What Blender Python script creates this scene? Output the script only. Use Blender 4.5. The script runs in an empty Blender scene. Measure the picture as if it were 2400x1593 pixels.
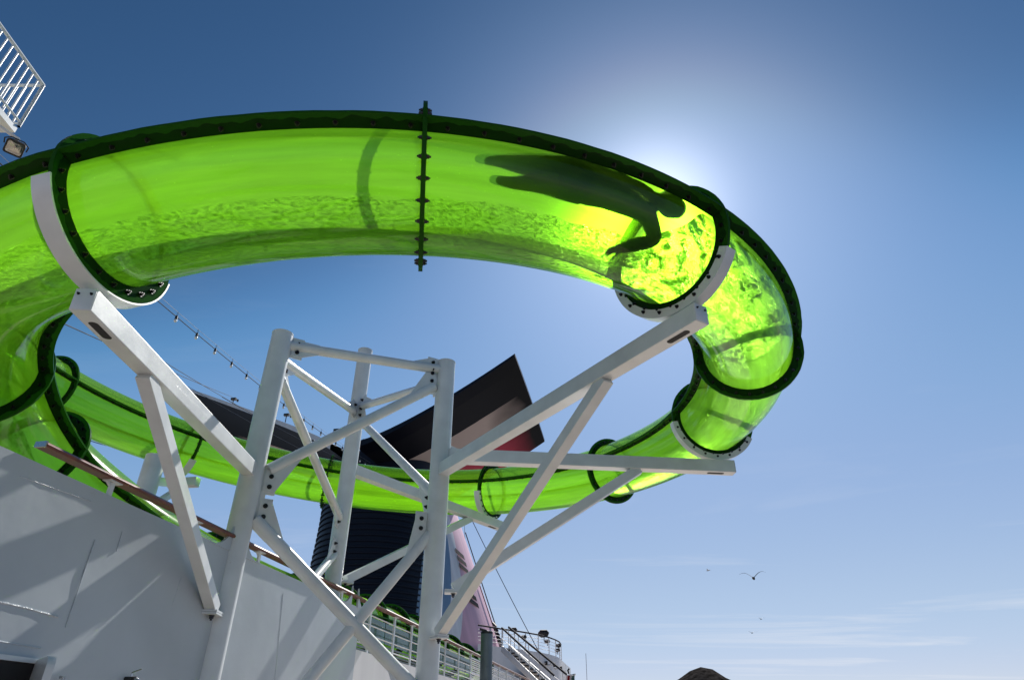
import bpy, bmesh, math, random
from mathutils import Vector, Matrix, noise
random.seed(7)
sc = bpy.context.scene
R_ = math.radians
# ------------------------------------------------------------------ camera (the eye is the origin, the deck lies 1.7 m below)
PITCH = R_(31.828); FPX = 1498.6
cd = bpy.data.cameras.new('camera'); cam = bpy.data.objects.new('camera', cd)
sc.collection.objects.link(cam); sc.camera = cam
cam.location = (0, 0, 0); cam.rotation_euler = (R_(90) + PITCH, 0, 0)
cd.sensor_width = 36; cd.lens = FPX / 2400 * 36; cd.clip_start = 0.05; cd.clip_end = 20000
# ------------------------------------------------------------------ sky and sun
SUN_AZ, SUN_EL = R_(16.8), R_(42.2)
w = bpy.data.worlds.new('World'); sc.world = w; w.use_nodes = True
nt = w.node_tree; N = nt.nodes; L = nt.links; N.clear()
wo = N.new('ShaderNodeOutputWorld'); bg = N.new('ShaderNodeBackground'); sky = N.new('ShaderNodeTexSky')
sky.sky_type = 'NISHITA'; sky.sun_disc = False; sky.sun_elevation = SUN_EL; sky.sun_rotation = SUN_AZ
sky.air_density = 1.0; sky.dust_density = 0.22; sky.ozone_density = 6.0; sky.altitude = 1500
bg.inputs[1].default_value = 0.115
# deep-blue response of the photograph, one curve per channel for the whole sky
pre = N.new('ShaderNodeVectorMath'); pre.operation = 'SCALE'; pre.inputs[3].default_value = 0.08; L.new(sky.outputs[0], pre.inputs[0])
crv = N.new('ShaderNodeRGBCurve'); crv.mapping.extend = 'EXTRAPOLATED'; crv.mapping.use_clip = False
for ch, pts in ((0, ((.07, .036), (.1, .115), (.122, .155), (.155, .20), (.184, .23), (.23, .27), (.35, .34), (.48, .42), (1, 1.1))),
                (1, ((.136, .092), (.18, .205), (.223, .255), (.28, .29), (.41, .36), (.74, .50), (1, .95))),
                (2, ((.303, .212), (.38, .385), (.464, .44), (.54, .465), (.77, .52), (.98, .60), (1, .62)))):
    c_ = crv.mapping.curves[ch]
    for x_, y_ in pts[:-1]: c_.points.new(x_, y_)
    c_.points[-1].location = pts[-1]
crv.mapping.update(); L.new(pre.outputs[0], crv.inputs[1])
post = N.new('ShaderNodeVectorMath'); post.operation = 'SCALE'; post.inputs[3].default_value = 10; L.new(crv.outputs[0], post.inputs[0])
# thin cirrus: noise over the direction projected on a high plane
tc = N.new('ShaderNodeTexCoord'); sep = N.new('ShaderNodeSeparateXYZ'); L.new(tc.outputs['Generated'], sep.inputs[0])
mz = N.new('ShaderNodeMath'); mz.operation = 'MAXIMUM'; mz.inputs[1].default_value = 0.04; L.new(sep.outputs[2], mz.inputs[0])
dx = N.new('ShaderNodeMath'); dx.operation = 'DIVIDE'; L.new(sep.outputs[0], dx.inputs[0]); L.new(mz.outputs[0], dx.inputs[1])
dy = N.new('ShaderNodeMath'); dy.operation = 'DIVIDE'; L.new(sep.outputs[1], dy.inputs[0]); L.new(mz.outputs[0], dy.inputs[1])
cmb = N.new('ShaderNodeCombineXYZ'); L.new(dx.outputs[0], cmb.inputs[0]); L.new(dy.outputs[0], cmb.inputs[1])
mp = N.new('ShaderNodeMapping'); mp.inputs['Rotation'].default_value = (0, 0, R_(-62)); mp.inputs['Scale'].default_value = (0.16, 0.5, 1)
mp.inputs['Location'].default_value = (1.35, 0.42, 0); L.new(cmb.outputs[0], mp.inputs[0])
nz = N.new('ShaderNodeTexNoise'); nz.inputs['Scale'].default_value = 1.3; nz.inputs['Detail'].default_value = 9; nz.inputs['Roughness'].default_value = 0.6
nz.inputs['Distortion'].default_value = 0.6; L.new(mp.outputs[0], nz.inputs[0])
rm = N.new('ShaderNodeMapRange'); rm.inputs[1].default_value = 0.55; rm.inputs[2].default_value = 0.85; rm.inputs[3].default_value = 0; rm.inputs[4].default_value = 0.85
L.new(nz.outputs[0], rm.inputs[0])
mixc = N.new('ShaderNodeMixRGB'); mixc.inputs[2].default_value = (5.2, 5.4, 5.8, 1); 
el = N.new('ShaderNodeMapRange'); el.interpolation_type = 'SMOOTHSTEP'; el.inputs[1].default_value = .10; el.inputs[2].default_value = .34; el.inputs[3].default_value = 1; el.inputs[4].default_value = .22; L.new(sep.outputs[2], el.inputs[0])
cm_ = N.new('ShaderNodeMath'); cm_.operation = 'MULTIPLY'; L.new(rm.outputs[0], cm_.inputs[0]); L.new(el.outputs[0], cm_.inputs[1]); L.new(cm_.outputs[0], mixc.inputs[0]); 
# bright aureole of the sun (hidden behind the tube)
dt = N.new('ShaderNodeVectorMath'); dt.operation = 'DOT_PRODUCT'; L.new(tc.outputs['Generated'], dt.inputs[0])
dt.inputs[1].default_value = (math.sin(SUN_AZ) * math.cos(SUN_EL), math.cos(SUN_AZ) * math.cos(SUN_EL), math.sin(SUN_EL))
mx0 = N.new('ShaderNodeMath'); mx0.operation = 'MAXIMUM'; mx0.inputs[1].default_value = 0; L.new(dt.outputs['Value'], mx0.inputs[0])
aur = post
for pw, am, hue in ((28, 1.5, (.72, .92, 1.2)), (300, 4.2, (.97, 1.0, 1.05))):
    pn = N.new('ShaderNodeMath'); pn.operation = 'POWER'; pn.inputs[1].default_value = pw; L.new(mx0.outputs[0], pn.inputs[0])
    vs = N.new('ShaderNodeVectorMath'); vs.operation = 'SCALE'; vs.inputs[0].default_value = tuple(am * h_ for h_ in hue); L.new(pn.outputs[0], vs.inputs[3])
    ad = N.new('ShaderNodeVectorMath'); ad.operation = 'ADD'; L.new(aur.outputs[0], ad.inputs[0]); L.new(vs.outputs[0], ad.inputs[1]); aur = ad
L.new(aur.outputs[0], mixc.inputs[1])
L.new(mixc.outputs[0], bg.inputs[0]); L.new(bg.outputs[0], wo.inputs[0])
sl = bpy.data.lights.new('sun', 'SUN'); so = bpy.data.objects.new('sun', sl); sc.collection.objects.link(so)
sl.energy = 5.0; sl.angle = R_(0.53); sl.color = (1.0, 0.95, 0.88)
sd = Vector((math.sin(SUN_AZ) * math.cos(SUN_EL), math.cos(SUN_AZ) * math.cos(SUN_EL), math.sin(SUN_EL)))
so.rotation_euler = sd.to_track_quat('Z', 'Y').to_euler(); so.location = sd * 60
sc.view_settings.view_transform = 'Standard'; sc.view_settings.look = 'None'; sc.view_settings.gamma = 1
sc.view_settings.exposure = 0.42; sc.view_settings.use_curve_mapping = False
sc.cycles.max_bounces = 12; sc.cycles.transparent_max_bounces = 24; sc.cycles.transmission_bounces = 8; sc.cycles.diffuse_bounces = 4

# ------------------------------------------------------------------ helpers
col = sc.collection
CT, ST = math.cos(PITCH), math.sin(PITCH)
def ray(px, py):
    x = (px - 1200) / FPX; u = -(py - 796.5) / FPX
    return Vector((x, CT - u * ST, ST + u * CT))
def onY(px, py, Y): r = ray(px, py); return r * (Y / r.y)      # survey point at forward distance Y
def onZ(px, py, Z): r = ray(px, py); return r * (Z / r.z)      # survey point at height Z
def onW(px, py, x0=-4.83, k=.18): r = ray(px, py); return r * (x0 / (r.x - k * r.y))   # on the bulwark's plane
AX = Vector((math.sin(R_(10.2)), math.cos(R_(10.2)), 0)); LAT = Vector((AX.y, -AX.x, 0)); UP = Vector((0, 0, 1))

class MB:
    def __init__(s): s.v = []; s.f = []; s.uv = {}
    def quadgrid(s, rows, closed=False, closed_u=False, uv=None):
        o = len(s.v); n = len(rows[0])
        for r in rows: s.v += [tuple(p) for p in r]
        m = len(rows)
        for i in range(m if closed_u else m - 1):
            i2 = (i + 1) % m
            for j in range(n if closed else n - 1):
                j2 = (j + 1) % n
                s.f.append((o + i * n + j, o + i * n + j2, o + i2 * n + j2, o + i2 * n + j))
                if uv: s.uv[len(s.f) - 1] = (uv[i][j], uv[i][j2], uv[i2][j2], uv[i2][j])
        return s
    def tube(s, a, b, r, r2=None, n=16, cap=True):
        a = Vector(a); b = Vector(b); r2 = r if r2 is None else r2
        d = (b - a).normalized(); x = d.orthogonal().normalized(); y = d.cross(x)
        o = len(s.v)
        for p, q in ((a, r), (b, r2)):
            for k in range(n):
                t = 2 * math.pi * k / n; s.v.append(tuple(p + q * (math.cos(t) * x + math.sin(t) * y)))
        for k in range(n): k2 = (k + 1) % n; s.f.append((o + k, o + k2, o + n + k2, o + n + k))
        if cap: s.f.append(tuple(range(o + n - 1, o - 1, -1))); s.f.append(tuple(range(o + n, o + 2 * n)))
        return s
    def path(s, pts, r, n=6, cap=True):
        pts = [Vector(p) for p in pts]; rows = []; prev = None
        for i, p in enumerate(pts):
            t = (pts[min(i + 1, len(pts) - 1)] - pts[max(i - 1, 0)]).normalized()
            x = t.orthogonal().normalized() if prev is None else (prev - prev.dot(t) * t).normalized()
            prev = x; y = t.cross(x); rr = r[i] if isinstance(r, (list, tuple)) else r
            rows.append([p + rr * (math.cos(2 * math.pi * k / n) * x + math.sin(2 * math.pi * k / n) * y) for k in range(n)])
        o = len(s.v); s.quadgrid(rows, closed=True)
        if cap: s.f.append(tuple(range(o + n - 1, o - 1, -1))); e = o + n * (len(rows) - 1); s.f.append(tuple(range(e, e + n)))
        return s
    def box(s, c, sx, sy, sz, X=Vector((1, 0, 0)), Y=None, Z=None, bev=0):
        c = Vector(c); X = Vector(X).normalized(); Z = UP if Z is None else Vector(Z).normalized()
        Y = Z.cross(X).normalized() if Y is None else Y; Z = X.cross(Y).normalized()
        if bev <= 0:
            o = len(s.v)
            for dz in (-.5, .5):
                for ax, ay in ((-.5, -.5), (.5, -.5), (.5, .5), (-.5, .5)):
                    s.v.append(tuple(c + X * sx * ax + Y * sy * ay + Z * sz * dz))
            for q in ((3, 2, 1, 0), (4, 5, 6, 7), (0, 1, 5, 4), (1, 2, 6, 5), (2, 3, 7, 6), (3, 0, 4, 7)): s.f.append(tuple(o + i for i in q))
        else:
            b = bev; prof = []
            hy, hz = sy / 2, sz / 2
            for (py, pz, a0) in ((hy - b, hz - b, 0), (-hy + b, hz - b, 90), (-hy + b, -hz + b, 180), (hy - b, -hz + b, 270)):
                for t in (0, 45, 90): an = R_(a0 + t); prof.append((py + b * math.cos(an), pz + b * math.sin(an)))
            rows = []
            for ex, sh in ((-sx / 2, b * .5), (-sx / 2 + b * .5, 0), (sx / 2 - b * .5, 0), (sx / 2, b * .5)):
                rows.append([c + X * ex + Y * (py * (1 - sh / max(hy, hz))) + Z * (pz * (1 - sh / max(hy, hz))) for py, pz in prof])
            o = len(s.v); n = len(prof); s.quadgrid(rows, closed=True)
            s.f.append(tuple(range(o + n - 1, o - 1, -1))); e = o + 3 * n; s.f.append(tuple(range(e, e + n)))
        return s
    def beam(s, a, b, wd, ht, up=UP, bev=0.006):
        a = Vector(a); b = Vector(b); X = (b - a).normalized(); Y = Vector(up).cross(X).normalized(); Z = X.cross(Y)
        return s.box((a + b) / 2, (b - a).length, wd, ht, X, Y, Z, bev)
    def prism(s, poly, d):
        """closed polygon (3-D points) extruded by vector d"""
        poly = [Vector(p) for p in poly]; d = Vector(d); o = len(s.v); n = len(poly)
        s.v += [tuple(p) for p in poly] + [tuple(p + d) for p in poly]
        s.f.append(tuple(range(o + n - 1, o - 1, -1))); s.f.append(tuple(range(o + n, o + 2 * n)))
        for i in range(n): j = (i + 1) % n; s.f.append((o + i, o + j, o + n + j, o + n + i))
        return s
    def build(s, name, mat, parent=None, smooth=True, angle=40):
        base = root_loc(parent)
        me = bpy.data.meshes.new(name); me.from_pydata([tuple(Vector(p) - base) for p in s.v], [], s.f)
        if s.uv:
            ul = me.uv_layers.new(name='UVMap')
            for pi, poly in enumerate(me.polygons):
                if pi in s.uv:
                    for li, q in zip(poly.loop_indices, s.uv[pi]): ul.data[li].uv = q
        bm = bmesh.new(); bm.from_mesh(me); bmesh.ops.recalc_face_normals(bm, faces=bm.faces); bm.to_mesh(me); bm.free()
        me.materials.append(mat)
        if smooth:
            me.polygons.foreach_set('use_smooth', [True] * len(me.polygons)); me.set_sharp_from_angle(angle=R_(angle))
        o = bpy.data.objects.new(name, me); col.objects.link(o)
        if parent is not None: o.parent = parent
        return o
def root_loc(o):
    v = Vector((0, 0, 0))
    while o is not None: v = v + o.location; o = o.parent
    return v
def thing(name, label, cat, loc=(0, 0, 0), group=None):
    o = bpy.data.objects.new(name, None); col.objects.link(o); o.location = loc; o.empty_display_size = .2
    o['label'] = label; o['category'] = cat
    if group: o['group'] = group
    return o
def tag(o, label, cat, group=None):
    o['label'] = label; o['category'] = cat
    if group: o['group'] = group
    return o
def inst(proto_me, name, pos, axis, parent, spin=0.0, scale=1):
    o = bpy.data.objects.new(name, proto_me); col.objects.link(o); o.parent = parent
    o.location = Vector(pos) - root_loc(parent); q = Vector(axis).to_track_quat('Z', 'Y')
    o.rotation_mode = 'QUATERNION'; o.rotation_quaternion = q @ Matrix.Rotation(spin, 3, 'Z').to_quaternion(); o.scale = (scale,) * 3
    return o

# ------------------------------------------------------------------ materials
def newmat(name):
    m = bpy.data.materials.new(name); m.use_nodes = True; m.node_tree.nodes.clear(); return m, m.node_tree.nodes, m.node_tree.links
def paint(name, c, rough=.4, metal=0, var=.06, scale=3.0, bump=0, bscale=30, coat=0, c2=None, streak=False, spec=.5, rust=0):
    m, n, l = newmat(name); o = n.new('ShaderNodeOutputMaterial'); p = n.new('ShaderNodeBsdfPrincipled'); l.new(p.outputs[0], o.inputs[0])
    t = n.new('ShaderNodeTexCoord'); nz = n.new('ShaderNodeTexNoise'); nz.inputs['Scale'].default_value = scale; nz.inputs['Detail'].default_value = 6
    if streak:
        mp = n.new('ShaderNodeMapping'); mp.inputs['Scale'].default_value = (1, 1, .12); l.new(t.outputs['Object'], mp.inputs[0]); l.new(mp.outputs[0], nz.inputs[0])
    else: l.new(t.outputs['Object'], nz.inputs[0])
    cr = n.new('ShaderNodeValToRGB'); a = tuple(max(0, x * (1 - var * 2)) for x in c) if c2 is None else c2
    cr.color_ramp.elements[0].position = .3; cr.color_ramp.elements[1].position = .65
    cr.color_ramp.elements[0].color = (*a, 1); cr.color_ramp.elements[1].color = (*c, 1); l.new(nz.outputs[0], cr.inputs[0]); l.new(cr.outputs[0], p.inputs['Base Color'])
    if rust:
        rn = n.new('ShaderNodeTexNoise'); rn.inputs['Scale'].default_value = 5; rn.inputs['Detail'].default_value = 9; rn.inputs['Roughness'].default_value = .75; l.new(t.outputs['Object'], rn.inputs[0])
        rr_ = n.new('ShaderNodeMapRange'); rr_.inputs[1].default_value = .655; rr_.inputs[2].default_value = .72; rr_.inputs[4].default_value = rust; l.new(rn.outputs[0], rr_.inputs[0])
        rx_ = n.new('ShaderNodeMixRGB'); rx_.inputs[2].default_value = (.30, .20, .13, 1); l.new(rr_.outputs[0], rx_.inputs[0]); l.new(cr.outputs[0], rx_.inputs[1]); l.new(rx_.outputs[0], p.inputs['Base Color'])
    mr = n.new('ShaderNodeMapRange'); mr.inputs[3].default_value = rough * .8; mr.inputs[4].default_value = min(1, rough * 1.25); l.new(nz.outputs[0], mr.inputs[0]); l.new(mr.outputs[0], p.inputs['Roughness'])
    p.inputs['Metallic'].default_value = metal; p.inputs['Specular IOR Level'].default_value = spec; p.inputs['Coat Weight'].default_value = coat
    if bump:
        nb = n.new('ShaderNodeTexNoise'); nb.inputs['Scale'].default_value = bscale; nb.inputs['Detail'].default_value = 3; l.new(t.outputs['Object'], nb.inputs[0])
        b = n.new('ShaderNodeBump'); b.inputs['Strength'].default_value = bump; b.inputs['Distance'].default_value = .01; l.new(nb.outputs[0], b.inputs['Height']); l.new(b.outputs[0], p.inputs['Normal'])
    return m
def shell_mat(name, clear, col_t, col_d, tint, fwd, dif=.3):
    """green translucent laminate: clear share + scattered share + gloss"""
    m, n, l = newmat(name); o = n.new('ShaderNodeOutputMaterial')
    t = n.new('ShaderNodeTexCoord'); nz = n.new('ShaderNodeTexNoise'); nz.inputs['Scale'].default_value = 1.3; nz.inputs['Detail'].default_value = 5; l.new(t.outputs['Object'], nz.inputs[0])
    cr = n.new('ShaderNodeMixRGB'); cr.inputs[1].default_value = (*[x * .82 for x in col_t], 1); cr.inputs[2].default_value = (*col_t, 1); l.new(nz.outputs[0], cr.inputs[0])
    uvn = n.new('ShaderNodeUVMap'); mpn = n.new('ShaderNodeMapping'); mpn.inputs['Scale'].default_value = (1.1, 26, 1); l.new(uvn.outputs[0], mpn.inputs[0])
    sn = n.new('ShaderNodeTexNoise'); sn.inputs['Scale'].default_value = 1.0; sn.inputs['Detail'].default_value = 5; l.new(mpn.outputs[0], sn.inputs[0])
    sr = n.new('ShaderNodeMapRange'); sr.inputs[1].default_value = .3; sr.inputs[2].default_value = .7; sr.inputs[3].default_value = .82; sr.inputs[4].default_value = 1.06; l.new(sn.outputs[0], sr.inputs[0])
    vo = n.new('ShaderNodeTexVoronoi'); vo.inputs['Scale'].default_value = 16; l.new(t.outputs['Object'], vo.inputs[0])
    vr = n.new('ShaderNodeMapRange'); vr.inputs[1].default_value = .05; vr.inputs[2].default_value = .09; vr.inputs[3].default_value = 1.3; vr.inputs[4].default_value = 1.0; l.new(vo.outputs[0], vr.inputs[0])
    mm = n.new('ShaderNodeMath'); mm.operation = 'MULTIPLY'; l.new(sr.outputs[0], mm.inputs[0]); l.new(vr.outputs[0], mm.inputs[1])
    sv_ = n.new('ShaderNodeVectorMath'); sv_.operation = 'SCALE'; l.new(cr.outputs[0], sv_.inputs[0]); l.new(mm.outputs[0], sv_.inputs[3])
    nb = n.new('ShaderNodeTexNoise'); nb.inputs['Scale'].default_value = 2.2; l.new(t.outputs['Object'], nb.inputs[0])
    b = n.new('ShaderNodeBump'); b.inputs['Strength'].default_value = .12; b.inputs['Distance'].default_value = .02; l.new(nb.outputs[0], b.inputs['Height'])
    tl = n.new('ShaderNodeBsdfTranslucent'); l.new(sv_.outputs[0], tl.inputs[0])
    df = n.new('ShaderNodeBsdfDiffuse'); df.inputs[0].default_value = (*col_d, 1)
    rf = n.new('ShaderNodeBsdfRefraction'); l.new(sv_.outputs[0], rf.inputs[0]); rf.inputs['Roughness'].default_value = .66; rf.inputs['IOR'].default_value = 1.08
    tr = n.new('ShaderNodeBsdfTransparent'); tr.inputs[0].default_value = (*tint, 1)
    gl = n.new('ShaderNodeBsdfGlossy'); gl.inputs['Roughness'].default_value = .07; gl.inputs[0].default_value = (1, 1, 1, 1); l.new(b.outputs[0], gl.inputs['Normal'])
    m1 = n.new('ShaderNodeMixShader'); m1.inputs[0].default_value = dif; l.new(tl.outputs[0], m1.inputs[1]); l.new(df.outputs[0], m1.inputs[2])
    m2 = n.new('ShaderNodeMixShader'); m2.inputs[0].default_value = fwd; l.new(m1.outputs[0], m2.inputs[1]); l.new(rf.outputs[0], m2.inputs[2])
    m3 = n.new('ShaderNodeMixShader'); m3.inputs[0].default_value = clear; l.new(m2.outputs[0], m3.inputs[1]); l.new(tr.outputs[0], m3.inputs[2])
    lw = n.new('ShaderNodeFresnel'); lw.inputs[0].default_value = 1.45; l.new(b.outputs[0], lw.inputs['Normal'])
    m4 = n.new('ShaderNodeMixShader'); fm = n.new('ShaderNodeMath'); fm.operation = 'MULTIPLY'; fm.inputs[1].default_value = .6; l.new(lw.outputs[0], fm.inputs[0]); l.new(fm.outputs[0], m4.inputs[0]); l.new(m3.outputs[0], m4.inputs[1]); l.new(gl.outputs[0], m4.inputs[2])
    l.new(m4.outputs[0], o.inputs[0]); return m
def flange_mat():
    m, n, l = newmat('flange_green'); o = n.new('ShaderNodeOutputMaterial')
    uv = n.new('ShaderNodeUVMap'); sp = n.new('ShaderNodeSeparateXYZ'); l.new(uv.outputs[0], sp.inputs[0])
    nz = n.new('ShaderNodeTexNoise'); nz.noise_dimensions = '1D'; nz.inputs['Scale'].default_value = 6.5; nz.inputs['Detail'].default_value = 1.5; l.new(sp.outputs[0], nz.inputs['W'])
    a = n.new('ShaderNodeMath'); a.operation = 'MULTIPLY_ADD'; a.inputs[1].default_value = .55; l.new(nz.outputs[0], a.inputs[0]); l.new(sp.outputs[1], a.inputs[2])
    rp = n.new('ShaderNodeMapRange'); rp.inputs[1].default_value = .93; rp.inputs[2].default_value = .99; l.new(a.outputs[0], rp.inputs[0])
    dk = n.new('ShaderNodeBsdfDiffuse'); dk.inputs[0].default_value = (.008, .035, .006, 1)
    tl = n.new('ShaderNodeBsdfTranslucent'); tl.inputs[0].default_value = (.06, .22, .01, 1)
    df = n.new('ShaderNodeBsdfDiffuse'); df.inputs[0].default_value = (.03, .14, .015, 1)
    m1 = n.new('ShaderNodeMixShader'); m1.inputs[0].default_value = .5; l.new(tl.outputs[0], m1.inputs[1]); l.new(df.outputs[0], m1.inputs[2])
    m2 = n.new('ShaderNodeMixShader'); l.new(rp.outputs[0], m2.inputs[0]); l.new(dk.outputs[0], m2.inputs[1]); l.new(m1.outputs[0], m2.inputs[2])
    gl = n.new('ShaderNodeBsdfGlossy'); gl.inputs['Roughness'].default_value = .16; gl.inputs[0].default_value = (.3, .3, .3, 1)
    fr = n.new('ShaderNodeFresnel'); fr.inputs[0].default_value = 1.2
    m3 = n.new('ShaderNodeMixShader'); l.new(fr.outputs[0], m3.inputs[0]); l.new(m2.outputs[0], m3.inputs[1]); l.new(gl.outputs[0], m3.inputs[2])
    l.new(m3.outputs[0], o.inputs[0]); return m
def water_mat(name='running_water', su=18, sv=27, dark=(.05, .11, .02), lo=.38, hi=.58, detail=5, dist=.9):
    """thin rippled water: the thickness of the film varies, so it passes more or less light"""
    m, n, l = newmat(name); o = n.new('ShaderNodeOutputMaterial')
    uv = n.new('ShaderNodeUVMap'); mp = n.new('ShaderNodeMapping'); mp.inputs['Scale'].default_value = (su, sv, 1); mp.inputs['Rotation'].default_value = (0, 0, R_(8)); l.new(uv.outputs[0], mp.inputs[0])
    nz = n.new('ShaderNodeTexNoise'); nz.inputs['Scale'].default_value = 1.6; nz.inputs['Detail'].default_value = detail; nz.inputs['Roughness'].default_value = .62; nz.inputs['Distortion'].default_value = dist; l.new(mp.outputs[0], nz.inputs[0])
    cr = n.new('ShaderNodeValToRGB'); e = cr.color_ramp.elements; e[0].position = lo; e[0].color = (*dark, 1); e[1].position = hi; e[1].color = (1, 1, 1, 1); l.new(nz.outputs[0], cr.inputs[0])  # dark-to-clear ramp imitates caustic streaks in the colour of the film
    b = n.new('ShaderNodeBump'); b.inputs['Strength'].default_value = 1.0; b.inputs['Distance'].default_value = .03; l.new(nz.outputs[0], b.inputs['Height'])
    tr = n.new('ShaderNodeBsdfTransparent'); l.new(cr.outputs[0], tr.inputs[0])
    tl = n.new('ShaderNodeBsdfTranslucent'); tl.inputs[0].default_value = (.8, .95, .6, 1); l.new(b.outputs[0], tl.inputs['Normal'])
    rf = n.new('ShaderNodeBsdfRefraction'); rf.inputs[0].default_value = (.9, .98, .8, 1); rf.inputs['Roughness'].default_value = .25; rf.inputs['IOR'].default_value = 1.2; l.new(b.outputs[0], rf.inputs['Normal'])
    m0 = n.new('ShaderNodeMixShader'); m0.inputs[0].default_value = .5; l.new(tl.outputs[0], m0.inputs[1]); l.new(rf.outputs[0], m0.inputs[2])
    m1 = n.new('ShaderNodeMixShader'); m1.inputs[0].default_value = .72; l.new(m0.outputs[0], m1.inputs[1]); l.new(tr.outputs[0], m1.inputs[2])
    l.new(m1.outputs[0], o.inputs[0]); return m
M = {}
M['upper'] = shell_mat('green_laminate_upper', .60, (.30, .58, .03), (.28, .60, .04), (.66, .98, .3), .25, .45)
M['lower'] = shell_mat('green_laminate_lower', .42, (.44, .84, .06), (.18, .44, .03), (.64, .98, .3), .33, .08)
M['flange'] = flange_mat(); M['water'] = water_mat(); M['splash'] = water_mat('splashing_water', 3.4, 4.4, (.02, .04, .01), .43, .545, 10, 1.5)
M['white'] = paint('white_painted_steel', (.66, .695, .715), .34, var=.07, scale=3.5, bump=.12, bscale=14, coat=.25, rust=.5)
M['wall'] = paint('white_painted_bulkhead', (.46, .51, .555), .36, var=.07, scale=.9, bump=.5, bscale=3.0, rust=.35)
M['dirty'] = paint('weathered_white_plate', (.74, .74, .75), .5, var=.06, scale=2.0, streak=True)
M['weld'] = paint('painted_weld_bead', (.46, .51, .56), .28, var=.05, scale=20, bump=.8, bscale=60)
M['bolt'] = paint('dark_stainless_bolt', (.05, .05, .055), .3, metal=.85, var=.2, scale=40)
M['teak'] = paint('varnished_teak', (.16, .04, .018), .42, var=.25, scale=9, coat=.1, bump=.1, bscale=40)
M['navy'] = paint('navy_funnel_paint', (.005, .008, .02), .4, var=.15, scale=.25, spec=.2)
M['black'] = paint('black_rubber', (.015, .015, .016), .55, var=.1)
M['dark'] = paint('dark_interior', (.02, .02, .022), .7, var=.1)
M['galv'] = paint('galvanised_pipe', (.16, .20, .22), .45, metal=.5, var=.2, scale=2.2)
M['cable'] = paint('black_cable', (.03, .03, .035), .85, var=.05, spec=.2)
M['wire'] = paint('steel_wire', (.16, .17, .19), .7, metal=.2, var=.05)
M['deck'] = paint('teak_deck_boards', (.50, .40, .33), .6, var=.1, scale=1.0)
M['sea'] = paint('sea_water', (.02, .06, .09), .15, var=.2, scale=.05)
M['chrome'] = paint('stainless_frame', (.45, .46, .47), .2, metal=.9, var=.05)
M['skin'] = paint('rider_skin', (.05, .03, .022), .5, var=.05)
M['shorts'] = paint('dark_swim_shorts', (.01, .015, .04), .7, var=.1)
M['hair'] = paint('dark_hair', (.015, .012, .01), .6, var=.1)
M['bulb'] = paint('frosted_bulb_glass', (.80, .80, .78), .15, var=.02)
M['hill'] = paint('dry_rocky_hillside', (.05, .045, .042), .95, var=.42, scale=.06, bump=0, spec=0)
M['bird'] = paint('grey_brown_feathers', (.06, .055, .05), .8, var=.1); M['gull'] = paint('pale_feathers', (.55, .55, .55), .8, var=.1)
M['flagr'] = paint('red_cloth', (.45, .03, .04), .8); M['flagg'] = paint('green_cloth', (.01, .13, .07), .8); M['flagw'] = paint('white_cloth', (.75, .75, .75), .8)
M['bluepanel'] = paint('grey_blue_panel', (.07, .10, .14), .4, var=.1)
M['lens'] = paint('lamp_reflector', (.55, .55, .5), .12, metal=.9, var=.2, scale=12)
def glassmat():
    m, n, l = newmat('lamp_glass'); o = n.new('ShaderNodeOutputMaterial'); tr = n.new('ShaderNodeBsdfTransparent'); tr.inputs[0].default_value = (.9, .93, .9, 1)
    gl = n.new('ShaderNodeBsdfGlossy'); gl.inputs['Roughness'].default_value = .02; mx = n.new('ShaderNodeMixShader'); mx.inputs[0].default_value = .35
    l.new(tr.outputs[0], mx.inputs[1]); l.new(gl.outputs[0], mx.inputs[2]); l.new(mx.outputs[0], o.inputs[0]); return m
M['glass'] = glassmat()
def tealmat():
    m, n, l = newmat('teal_tinted_glass'); o = n.new('ShaderNodeOutputMaterial'); tr = n.new('ShaderNodeBsdfTransparent'); tr.inputs[0].default_value = (.28, .55, .50, 1)
    df = n.new('ShaderNodeBsdfDiffuse'); df.inputs[0].default_value = (.16, .30, .29, 1); gl = n.new('ShaderNodeBsdfGlossy'); gl.inputs['Roughness'].default_value = .04
    m1 = n.new('ShaderNodeMixShader'); m1.inputs[0].default_value = .45; l.new(tr.outputs[0], m1.inputs[1]); l.new(df.outputs[0], m1.inputs[2])
    fr = n.new('ShaderNodeFresnel'); fr.inputs[0].default_value = 1.45; m2 = n.new('ShaderNodeMixShader'); l.new(fr.outputs[0], m2.inputs[0]); l.new(m1.outputs[0], m2.inputs[1]); l.new(gl.outputs[0], m2.inputs[2]); l.new(m2.outputs[0], o.inputs[0]); return m
M['teal'] = tealmat()
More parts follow.
